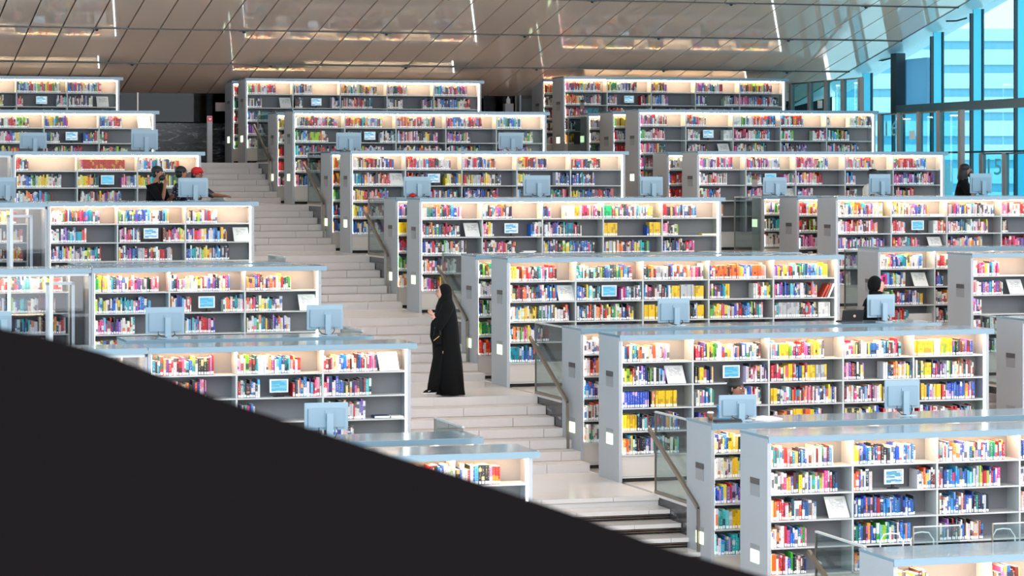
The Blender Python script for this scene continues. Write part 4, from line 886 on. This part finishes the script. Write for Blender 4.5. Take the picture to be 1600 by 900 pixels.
# ------------------------------------------------------------------ small things
def on_top(px, k, blk, yo): key = {0:5, 1:3, 2:4}[blk]; cs = CASES[(key,k)]; Y = cs[2]+yo; return cx(px, Y), Y, cs[3]
x, Y, z = on_top(1110, -3, 1, .4); t = thing('coffee_cup', 'brown paper coffee cup with white lid beside the monitor', 'cup', (x, Y, z))
b = MB(); b.loft([(0,0,0,.026,.026),(0,0,.085,.036,.036)], M_brown, 16); b.obj('cup', t, smooth=True); b = MB(); b.loft([(0,0,.086,.040,.040),(0,0,.096,.038,.038),(0,0,.102,.032,.032)], M_white, 16); b.obj('lid', t)
x, Y, z = on_top(1137, -3, 1, .18); t = thing('keyboard', 'black keyboard and cables in front of the blue-shirted reader\'s monitor', 'keyboard', (x, Y, z)); b = MB(); b.box(-.16,.16,-.06,.06,0,.018,M_black); b.obj('case', t)
b = MB()
for r_ in range(4):
    for c_ in range(14): b.box(-.152+c_*.0218, -.134+c_*.0218, -.052+r_*.027, -.029+r_*.027, .018, .024, M_dark)
b.obj('keys', t)['kind'] = 'stuff'
x, Y, z = on_top(1196, -3, 1, .4); t = thing('open_book', 'open white book lying right of the blue-shirted reader\'s monitor', 'book', (x, Y, z)); b = MB()
b.poly([(-.17,-.11,.006),(0,-.11,.03),(.17,-.11,.012),(.17,.11,.012),(0,.11,.03),(-.17,.11,.006),(-.17,-.11,0),(.17,-.11,0),(.17,.11,0),(-.17,.11,0)], [(0,1,4,5),(1,2,3,4),(6,7,2,1,0),(7,8,3,2),(8,9,5,4,3),(9,6,0,5),(9,8,7,6)], M_white); b.obj('pages', t)
x, Y, z = on_top(1332, -2, 1, .4); t = thing('laptop', 'black open laptop with a small round light emblem, seen from behind', 'laptop', (x, Y, z)); b = MB(); b.box(-.16,.16,0,.22,0,.018,M_black); b.obj('keyboard_deck', t)
b = MB(); b.poly([(-.16,-.0,.018),(.16,-.0,.018),(.16,-.04,.17),(-.16,-.04,.17),(-.16,.012,.018),(.16,.012,.018),(.16,-.028,.17),(-.16,-.028,.17)], [(0,1,2,3),(7,6,5,4),(0,4,5,1),(1,5,6,2),(2,6,7,3),(3,7,4,0)], M_black); b.obj('lid', t)
b = MB(); b.ball((.02,-.026,.085), (.02,.004,.02), M_skinl, 12, 6); b.obj('emblem', t)
x, Y, z = on_top(645, 0, 1, .3); t = thing('bag', 'small dark red bag on the worktop beside the left monitor', 'bag', (x, Y, z)); b = MB(); b.ball((0,0,.03), (.07,.05,.03), M_red, 14, 8); b.obj('pouch', t, smooth=True); b = MB(); b.tube([(-.05,0,.045),(0,0,.075),(.05,0,.045)], .007, M_brown, 6); b.obj('handle', t)

# dividers and high chairs behind the near right worktop
zd_ = CASES[(1,-4)][3]; Yd = 23.7+DEP+.1
for i, (pa, pb) in enumerate(((1428, 1500), (1552, 1610))):
    x0_, x1_ = cx(pa, Yd), cx(pb, Yd)
    t = thing('glass_divider', ['low glass divider behind the near right worktop, nearer the handrail', 'low glass divider behind the near right worktop, at the photo edge'][i], 'divider', (x0_, Yd, zd_-.6))
    bx('glass_panel', t, x0_, x1_, Yd, Yd+.012, zd_-.6, zd_+.17, M_glass); bx('top_rail', t, x0_, x1_, Yd-.004, Yd+.016, zd_+.17, zd_+.182, M_shelf); bx('post', t, x0_-.012, x0_, Yd-.004, Yd+.016, ZF(-3), zd_+.182, M_rail)
for i, px_ in enumerate((1402, 1450, 1578)):
    Yc = Yd+.42; x_ = cx(px_, Yc); t = thing('chair', ['white wire-backed high chair beside the glass divider, nearest the handrail', 'white wire-backed high chair, middle of three behind the near worktop', 'white wire-backed high chair, last of three at the photo edge'][i], 'chair', (x_, Yc, ZF(-3)))
    h_ = zd_-ZF(-3)+.04
    b = MB(); b.tube([(-.12,.1,h_-.4), (-.13,.14,h_-.08), (-.08,.15,h_-.01), (0,.15,h_), (.08,.15,h_-.01), (.13,.14,h_-.08), (.12,.1,h_-.4)], .008, M_white, 6); b.obj('back_frame', t)
    b = MB(); b.loft([(0,0,h_-.42,.17,.17),(0,0,h_-.39,.17,.17)], M_white, 16); b.obj('seat', t)
    for sx in (-1, 1):
        for sy in (-1, 1):
            b = MB(); b.tube([(sx*.17, sy*.17, 0), (sx*.11, sy*.11, h_-.41)], .012, M_shelf, 6); b.obj('leg', t)

# ------------------------------------------------------------------ ceiling
CZ = lambda Y: 14.14-.204*Y
ce = struct('ceiling', (0, 57.3, CZ(57.3)))
seams = [48.6-5.6, 48.6-2.8, 48.9-.2, 51.6, 54.42, 57.28, 60.6]
seams = [40.4, 43.2, 46.0, 48.8, 51.6, 54.42, 57.28, 60.3]
PWD = .6655; PM = {}
for r_, (ya, yb) in enumerate(zip(seams, seams[1:])):
    if r_ < 2: continue
    # skewed panels: each row starts where the photo shows its seams
    L_ = yb-ya; key = round(L_, 2)
    if key not in PM:
        b = MB(); g = .015; h0, h1 = CZ(ya+.05)-CZ(57.3), 0
        def P(x, y, dz): return (x, y, -.204*y+dz)
        b.poly([P(g,.045,0),P(PWD-g,.045,0),P(PWD-g,L_-.045,0),P(g,L_-.045,0),P(g,.045,.05),P(PWD-g,.045,.05),P(PWD-g,L_-.045,.05),P(g,L_-.045,.05)],
               [(0,1,2,3)[::-1],(4,5,6,7),(0,1,5,4),(1,2,6,5),(2,3,7,6),(3,0,4,7)], M_ceil); PM[key] = b.mesh('ceiling_panel')
    xx = 2.8775; i = 0
    while xx < XW-.3:
        o = link('ceiling_panel', PM[key], ce, (xx, ya-57.3, CZ(ya)-CZ(57.3))); xx += PWD; i += 1
b = MB(); m_ = mat('dark_ceiling_void', (26,20,18), .7)
b.poly([(-8,38,CZ(38)+.075),(XW,38,CZ(38)+.075),(XW,61.5,CZ(61.5)+.075),(-8,61.5,CZ(61.5)+.075),(-8,38,CZ(38)+.2),(XW,38,CZ(38)+.2),(XW,61.5,CZ(61.5)+.2),(-8,61.5,CZ(61.5)+.2)], [(0,3,2,1),(4,5,6,7),(0,1,5,4),(1,2,6,5),(2,3,7,6),(3,0,4,7)], m_)
b.obj('backing', ce, -ce.location)
b = MB(); b.poly([(-8,8,CZ(8)),(XW+.1,8,CZ(8)),(XW+.1,46,CZ(46)),(-8,46,CZ(46)),(-8,8,CZ(8)+.2),(XW+.1,8,CZ(8)+.2),(XW+.1,46,CZ(46)+.2),(-8,46,CZ(46)+.2)], [(0,3,2,1),(4,5,6,7),(0,1,5,4),(1,2,6,5),(2,3,7,6),(3,0,4,7)], M_ceil); b.obj('front_ceiling', ce, -ce.location)
b = MB(); b.poly([(-8,46,CZ(46)),(3.2,46,CZ(46)),(3.2,61,CZ(61)),(-8,61,CZ(61)),(-8,46,CZ(46)+.05),(3.2,46,CZ(46)+.05),(3.2,61,CZ(61)+.05),(-8,61,CZ(61)+.05)], [(0,3,2,1),(4,5,6,7),(0,1,5,4),(1,2,6,5),(2,3,7,6),(3,0,4,7)], M_ceil); b.obj('side_ceiling', ce, -ce.location)
for sy in seams[2:-1]:
    bx('seam_channel', ce, 3, XW, sy-.035, sy+.035, CZ(sy)-.016, CZ(sy)+.04, mat('seam_metal', (52,44,42), .4))
    for q in range(7):
        xx = 4.5+q*3.05+(sy % 1.7)
        if xx < XW-.4:
            b = MB(); b.box(-.10,.10,-.03,.03,-.025,-.013,M_black); b.ball((0,0,-.035), (.035,.035,.03), M_black, 10, 6); b.obj('ceiling_sensor', ce, Vector((xx, sy, CZ(sy)))-ce.location)
# outer soffit rising towards the glass
sf = MB(); X2 = XW+1.55; up = .38
sf.poly([(XW,38,CZ(38)),(X2,38,CZ(38)+up),(X2,61,CZ(61)+up),(XW,61,CZ(61)),(XW,38,CZ(38)+.1),(X2,38,CZ(38)+up+.1),(X2,61,CZ(61)+up+.1),(XW,61,CZ(61)+.1)], [(0,3,2,1),(4,5,6,7),(0,1,5,4),(1,2,6,5),(2,3,7,6),(3,0,4,7)], mat('soffit_white', (196,206,210), .3))
sf.obj('soffit', ce, -ce.location)

for (a_, b_) in (((1478,33),(1511,28)), ((1365,94),(1392,91))):
    p0, p1 = atX(a_[0], a_[1], XW+.35), atX(b_[0], b_[1], XW+.75); m0 = (p0+p1)/2+Vector((0,0,-.03))
    b = MB(); b.tube([p0, m0, p1], .018, M_black, 5); b.obj('soffit_rod', ce, -ce.location)
# ------------------------------------------------------------------ window wall on the right
XG = XW+1.45; XM = XW+.7
wn = struct('window_1', (XM, 50, ZF(0)))
zlo = ZF(-3)-2
cut = None
for i, pxm in enumerate([1345, 1395, 1455, 1517, 1586, 1668, 1760, 1870, 2000, 2150]):
    Ym = atX(pxm, 0, XM).y
    zt_ = CZ(Ym)+.1
    bx('mullion', wn, XM-.02, XM+.05, Ym-.03, Ym+.03, zlo, zt_, M_mull)
    bx('glass_fin', wn, XM+.05, XM+.24, Ym-.02, Ym+.02, zlo, zt_+.1, M_fin)
    bx('mullion_back', wn, XM+.26, XM+.30, Ym-.04, Ym+.04, zlo, zt_+.1, M_mull)
ys = [atX(p, 0, XM).y for p in [1290, 1345, 1395, 1455, 1517, 1586, 1668, 1760, 1870, 2000, 2150]]
for a, b_ in zip(ys, ys[1:]): bx('window_pane', wn, XG-.5, XG-.49, b_, a, zlo, CZ(b_)+.6, M_gwin)
zb = 1.55; ya_, yb_ = atX(1409, 0, XM-.1).y, 22
bx('transom', wn, XM-.25, XM-.02, yb_, ya_, zb-.11, zb+.08, M_beam)
bx('jamb', wn, XM-.25, XM-.02, ya_-.02, ya_+.28, zb-.11, CZ(ya_)+.05, M_mull)
zb2 = atX(1600, 236, XM).z
bx('lower_transom', wn, XM-.06, XM+.02, yb_, atX(1480, 0, XM).y, zb2-.02, zb2+.02, M_mull)
y0_, y1_ = atX(1450, 0, XM+.15).y, atX(1413, 0, XM+.15).y
bx('blind_panel', wn, XM+.12, XM+.2, y0_, y1_, zb, CZ(y1_), M_blind)
for q in (.25, .75):
    bx('blind_joint', wn, XM+.10, XM+.12, y1_-.02-(1-q)*.2, y1_-(1-q)*.2, zb, CZ(y1_)-.02, mat('joint_blue', (96,140,165), .4))
# glazed partitions with brown posts near the window, running front to back
def partition(pxs, ytop0, ytop1, X, label, zbot, note=None):
    P0 = [atX(p, 0, X) for p in pxs]; zt_ = .5*(atX(pxs[0], ytop0, X).z+atX(pxs[-1], ytop1, X).z)
    t = thing('glass_partition', label, 'partition', (X, P0[-1].y, zbot))
    for p in P0: bx('post', t, X-.05, X+.05, p.y-.06, p.y+.06, zbot, zt_, M_post)
    for a, b_ in zip(P0[1:], P0): bx('glass_panel', t, X-.006, X+.006, a.y+.06, b_.y-.06, zbot+.02, zt_-.03, M_gteal)
    bx('top_rail', t, X-.02, X+.02, P0[-1].y, P0[0].y, zt_-.03, zt_, M_dark)
    if note:
        p = atX(note[0], note[1], X-.03); bx('notice', t, X-.016, X-.008, p.y-.13, p.y+.13, p.z-.09, p.z+.09, M_white)
    return t
XP = 24.6
partition([1237,1266,1292,1318,1345], 133, 118, XP, 'brown-posted glass partition by the window, top tier', ZF(3), (1280,163))
partition([1376,1406,1437,1468,1502], 181, 168, XP, 'brown-posted glass partition numbered 16 by the window', ZF(2), (1424,211))
partition([1535,1571,1612,1660], 240, 236, XP, 'brown-posted glass partition numbered 15 by the window', ZF(1))
def number_on_glass(txt, pxc, pyc, X, hpx, m, label):
    p = atX(pxc, pyc, X-.02); cu = bpy.data.curves.new('number_marking', 'FONT'); cu.body = txt; d = cam_depth(X, p.y); cu.size = hpx*d/FPX*1.4; cu.extrude = .002; cu.align_x = 'CENTER'; cu.align_y = 'CENTER'
    o = bpy.data.objects.new('tmp', cu); C.objects.link(o); dg = bpy.context.evaluated_depsgraph_get(); me = bpy.data.meshes.new_from_object(o.evaluated_get(dg)); bpy.data.objects.remove(o)
    me.materials.clear(); me.materials.append(m); o = link('number_sign', me, None, p); o.rotation_euler = (math.pi/2, 0, -math.pi/2); o.scale = (1.7, 1, 1); tag(o, label, 'sign')
M_num = mat('etched_white', (190,232,240), .4)
number_on_glass('15', 1552, 262, XP-.03, 26, mat('etched_teal', (70,170,190), .4), 'large etched number 15 on the glass partition by the window')
number_on_glass('16', 1391, 202, XP-.03, 24, mat('etched_teal', (70,170,190), .4), 'large number 16 on the glass partition by the window')
# outside: a banded building across the way
bd = thing('building', 'pale banded building with ribbon windows outside the glass wall', 'building', (190, 371, -12))
def ringwall(name, r0, z0_, z1_, m, thick=1.0):
    b = MB(); n = 72; o = 0; pts = []
    for j in range(n):
        a = 2*math.pi*j/n
        for (rr, zz) in ((r0, z0_), (r0, z1_), (r0-thick, z1_), (r0-thick, z0_)): pts.append((rr*math.cos(a)*1.3, rr*math.sin(a), zz))
    fs = []
    for j in range(n):
        k2 = (j+1) % n
        for q in range(4): fs.append((j*4+q, k2*4+q, k2*4+(q+1)%4, j*4+(q+1)%4))
    b.poly(pts, fs, m); b.obj(name, bd, smooth=False)
M_conc = mat('pale_concrete', (206,214,216), .7); M_rib = mat('ribbon_glass', (132,176,192), .5)
fl = 3.1
for i in range(9):
    z_ = 1.8+i*fl; ringwall('wall_band', 62, z_, z_+2.0, M_conc); ringwall('ribbon_window', 61.6, z_+2.0, z_+fl, M_rib)
ringwall('wall_band', 62, 0, 1.8, M_conc); ringwall('roof_edge', 62, 1.8+9*fl, 1.8+9*fl+1.6, M_conc, 60)
gr = bx('ground', None, 28, 620, -120, 720, -12.4, -12, mat('outdoor_paving', (214,212,204), .8)); gr['kind'] = 'structure'

# ------------------------------------------------------------------ back of the hall
bw = bx('wall_back', None, -8, XW+1.2, 61.0, 61.3, ZF(3)-.5, 4, mat('dark_back_wall', (10,12,15), .6, spec=.15)); bw['kind'] = 'structure'
ml = struct('trim_1', (6, 60.2, ZF(3)))
bx('marble_panel', ml, 6.0, 11.6, 60.2, 60.4, ZF(3), ZF(3)+.93, M_marble)
t = thing('glass_enclosure', 'dark glazed enclosure with thin pale frame behind the top landing', 'enclosure', (8.3, 59.8, ZF(3)+.93))
a, b_ = cx(188, 60), cx(357, 60); zt_ = atY(270, 126, 60).z
bx('glass_panel', t, a, b_, 60, 60.02, ZF(3)+.95, zt_, M_gdark); bx('frame_top', t, a, b_, 59.98, 60.03, zt_-.015, zt_+.015, M_rail)
bx('frame_side', t, b_-.02, b_+.02, 59.98, 60.03, atY(356,195,60).z, zt_, M_rail); bx('frame_side', t, cx(214,60), cx(214,60)+.03, 59.98, 60.03, ZF(3)+.95, atY(214,140,60).z, M_rail)
z_ = atY(280, 149, 60.5).z; bx('reflection_line', t, cx(216,60.5), cx(352,60.5), 60.5, 60.53, z_, z_+.025, M_shelf)  # pale bar standing in for a light reflection in the dark glass
p = atY(346, 167, 59.95); bx('notice', t, p.x-.14, p.x+.14, 59.93, 59.95, p.z-.1, p.z+.1, mat('pinkish_paper', (196,170,165), .6)); p = atY(355.5, 156, 59.95); bx('door_reader', t, p.x-.03, p.x+.03, 59.9, 59.95, p.z-.06, p.z+.06, M_white)
p0, p1 = atY(328, 181, 56.6), atY(328, 254, 56.6)
t = thing('ticket_post', 'slim grey post with red heart-marked screen on the top landing', 'kiosk', (p0.x, 56.6, ZF(3)))
bx('post', t, p0.x-.055, p0.x+.055, 56.6, 56.68, ZF(3), p0.z, M_panel, bevel=.008); bx('screen_bezel', t, p0.x-.05, p0.x+.05, 56.59, 56.6, p0.z-.12, p0.z-.02, mat('red_screen', (170,30,50), .4, emit=(200,40,60), es=.4))
b = MB(); b.ball((-.014,-.014,-.065), (.019,.003,.016), M_white, 10, 6); b.ball((.014,-.014,-.065), (.019,.003,.016), M_white, 10, 6); b.poly([(-.032,-.016,-.07),(.032,-.016,-.07),(0,-.016,-.10),(-.032,-.012,-.07),(.032,-.012,-.07),(0,-.012,-.10)], [(0,2,1),(3,4,5),(0,1,4,3),(1,2,5,4),(2,0,3,5)], M_white); b.obj('heart', t, (0,0,p0.z-ZF(3)))
# enclosure behind the middle block's right end
t = thing('glass_enclosure', 'dark glass doorway with teal transom right of the middle top bookcase', 'enclosure', (cx(756,60), 59.6, ZF(3)))
a, b_ = cx(756,60), cx(806,60); zt_ = atY(780, 128, 60).z
bx('glass_panel', t, a, b_, 60, 60.02, ZF(3), zt_, M_gdark); bx('frame_top', t, a, b_, 59.98, 60.03, zt_-.02, zt_+.02, M_rail); bx('frame_side', t, b_-.02, b_+.02, 59.98, 60.03, ZF(3), zt_, M_rail)
bx('teal_panel', t, cx(760,60), cx(774,60), 60.05, 60.07, atY(767,140,60).z, zt_-.03, mat('teal_pane', (40,130,150), .3)); bx('dark_locker', t, cx(786,60), cx(802,60), 60.1, 60.5, ZF(3), atY(790,137,60).z, M_dark)
z_ = atY(768,145,60).z; bx('light_line', t, cx(764,60), cx(777,60), 60.2, 60.22, z_, z_+.02, M_led)
x_, z_ = cx(796,59.5), atY(796,170,59.5).z
t = thing('carton', 'grey box below a white bottle right of the top bookcase', 'box', (x_, 59.5, ZF(3))); bx('box', t, x_-.1, x_+.1, 59.5, 59.7, ZF(3), z_+.12, M_panel)
t = thing('bottle', 'white bottle standing on a grey box at the back', 'bottle', (x_, 59.6, z_+.12)); b = MB(); b.loft([(0,0,0,.05,.05),(0,0,.1,.05,.05),(0,0,.14,.02,.02),(0,0,.17,.02,.02)], M_white, 12); b.obj('body', t, smooth=True)
a, b_ = cx(810,60), cx(829,60); zt_ = CASES[(2,3)][3]-.02
t = thing('lit_cabinet', 'narrow white lit cabinet left of the top right bookcases', 'cabinet', (a, 59.9, ZF(3)))
bx('frame', t, a, a+.04, 59.9, 60.3, ZF(3), zt_, M_frame); bx('back', t, a+.04, b_+.3, 60.28, 60.3, ZF(3), zt_, M_plinth); bx('top', t, a, b_+.3, 59.9, 60.3, zt_-.03, zt_, M_frame); bx('light_strip', t, a+.06, b_+.2, 59.95, 59.97, zt_-.06, zt_-.04, M_led); bx('door', t, a+.04, b_+.3, 59.92, 59.93, ZF(3), zt_-.06, M_gcab)
w2 = struct('fill_window', (-8, 30, 0))  # glazed side out of view, added to send sky light to the upper tiers
for i in range(14):
    y_ = 9+i*4.0; bx('mullion', w2, -8.15, -7.95, y_-.06, y_+.06, ZF(-6), CZ(y_)-.02, M_mull)
    if i < 13: bx('window_pane', w2, -8.06, -8.04, y_+.06, y_+3.94, ZF(-6), CZ(y_+3.94)-.02, M_gwin)

# ------------------------------------------------------------------ dark parapet close to the camera
edge = [(-300,440),(-120,482),(0,512),(80,529),(160,551),(240,582),(350,626),(500,674),(600,707),(700,738),(800,771),(920,812),(1030,853),(1110,876),(1200,902),(1400,962),(1700,1050)]
Yp = 2.9; top = []
for (a, b_) in edge: top.append(atY(a, b_, Yp))
b = MB(); n = len(top); th = .10
vs = [(p.x, p.y, p.z) for p in top]+[(p.x+.02, p.y+th, p.z-.02) for p in top]+[(p.x, p.y, -1.6) for p in top]+[(p.x+.02, p.y+th, -1.6) for p in top]
fs = []
for i in range(n-1):
    fs += [(i, i+1, n+i+1, n+i), (2*n+i, 2*n+i+1, i+1, i), (n+i, n+i+1, 3*n+i+1, 3*n+i)]
fs += [(0, n, 3*n, 2*n), (n-1, 2*n+n-1, 3*n+n-1, 2*n-1)]
b.poly(vs, fs, M_para); o = b.obj('parapet'); tag(o, 'dark out-of-focus parapet sloping across the lower left corner', 'parapet')

# ------------------------------------------------------------------ real size
done = set()
for o in list(C.objects):
    o.location = o.location*S
    if o.data and o.type == 'MESH' and o.data.name not in done:
        done.add(o.data.name); o.data.transform(Matrix.Scale(S, 4))
cam_d.dof.focus_distance *= S
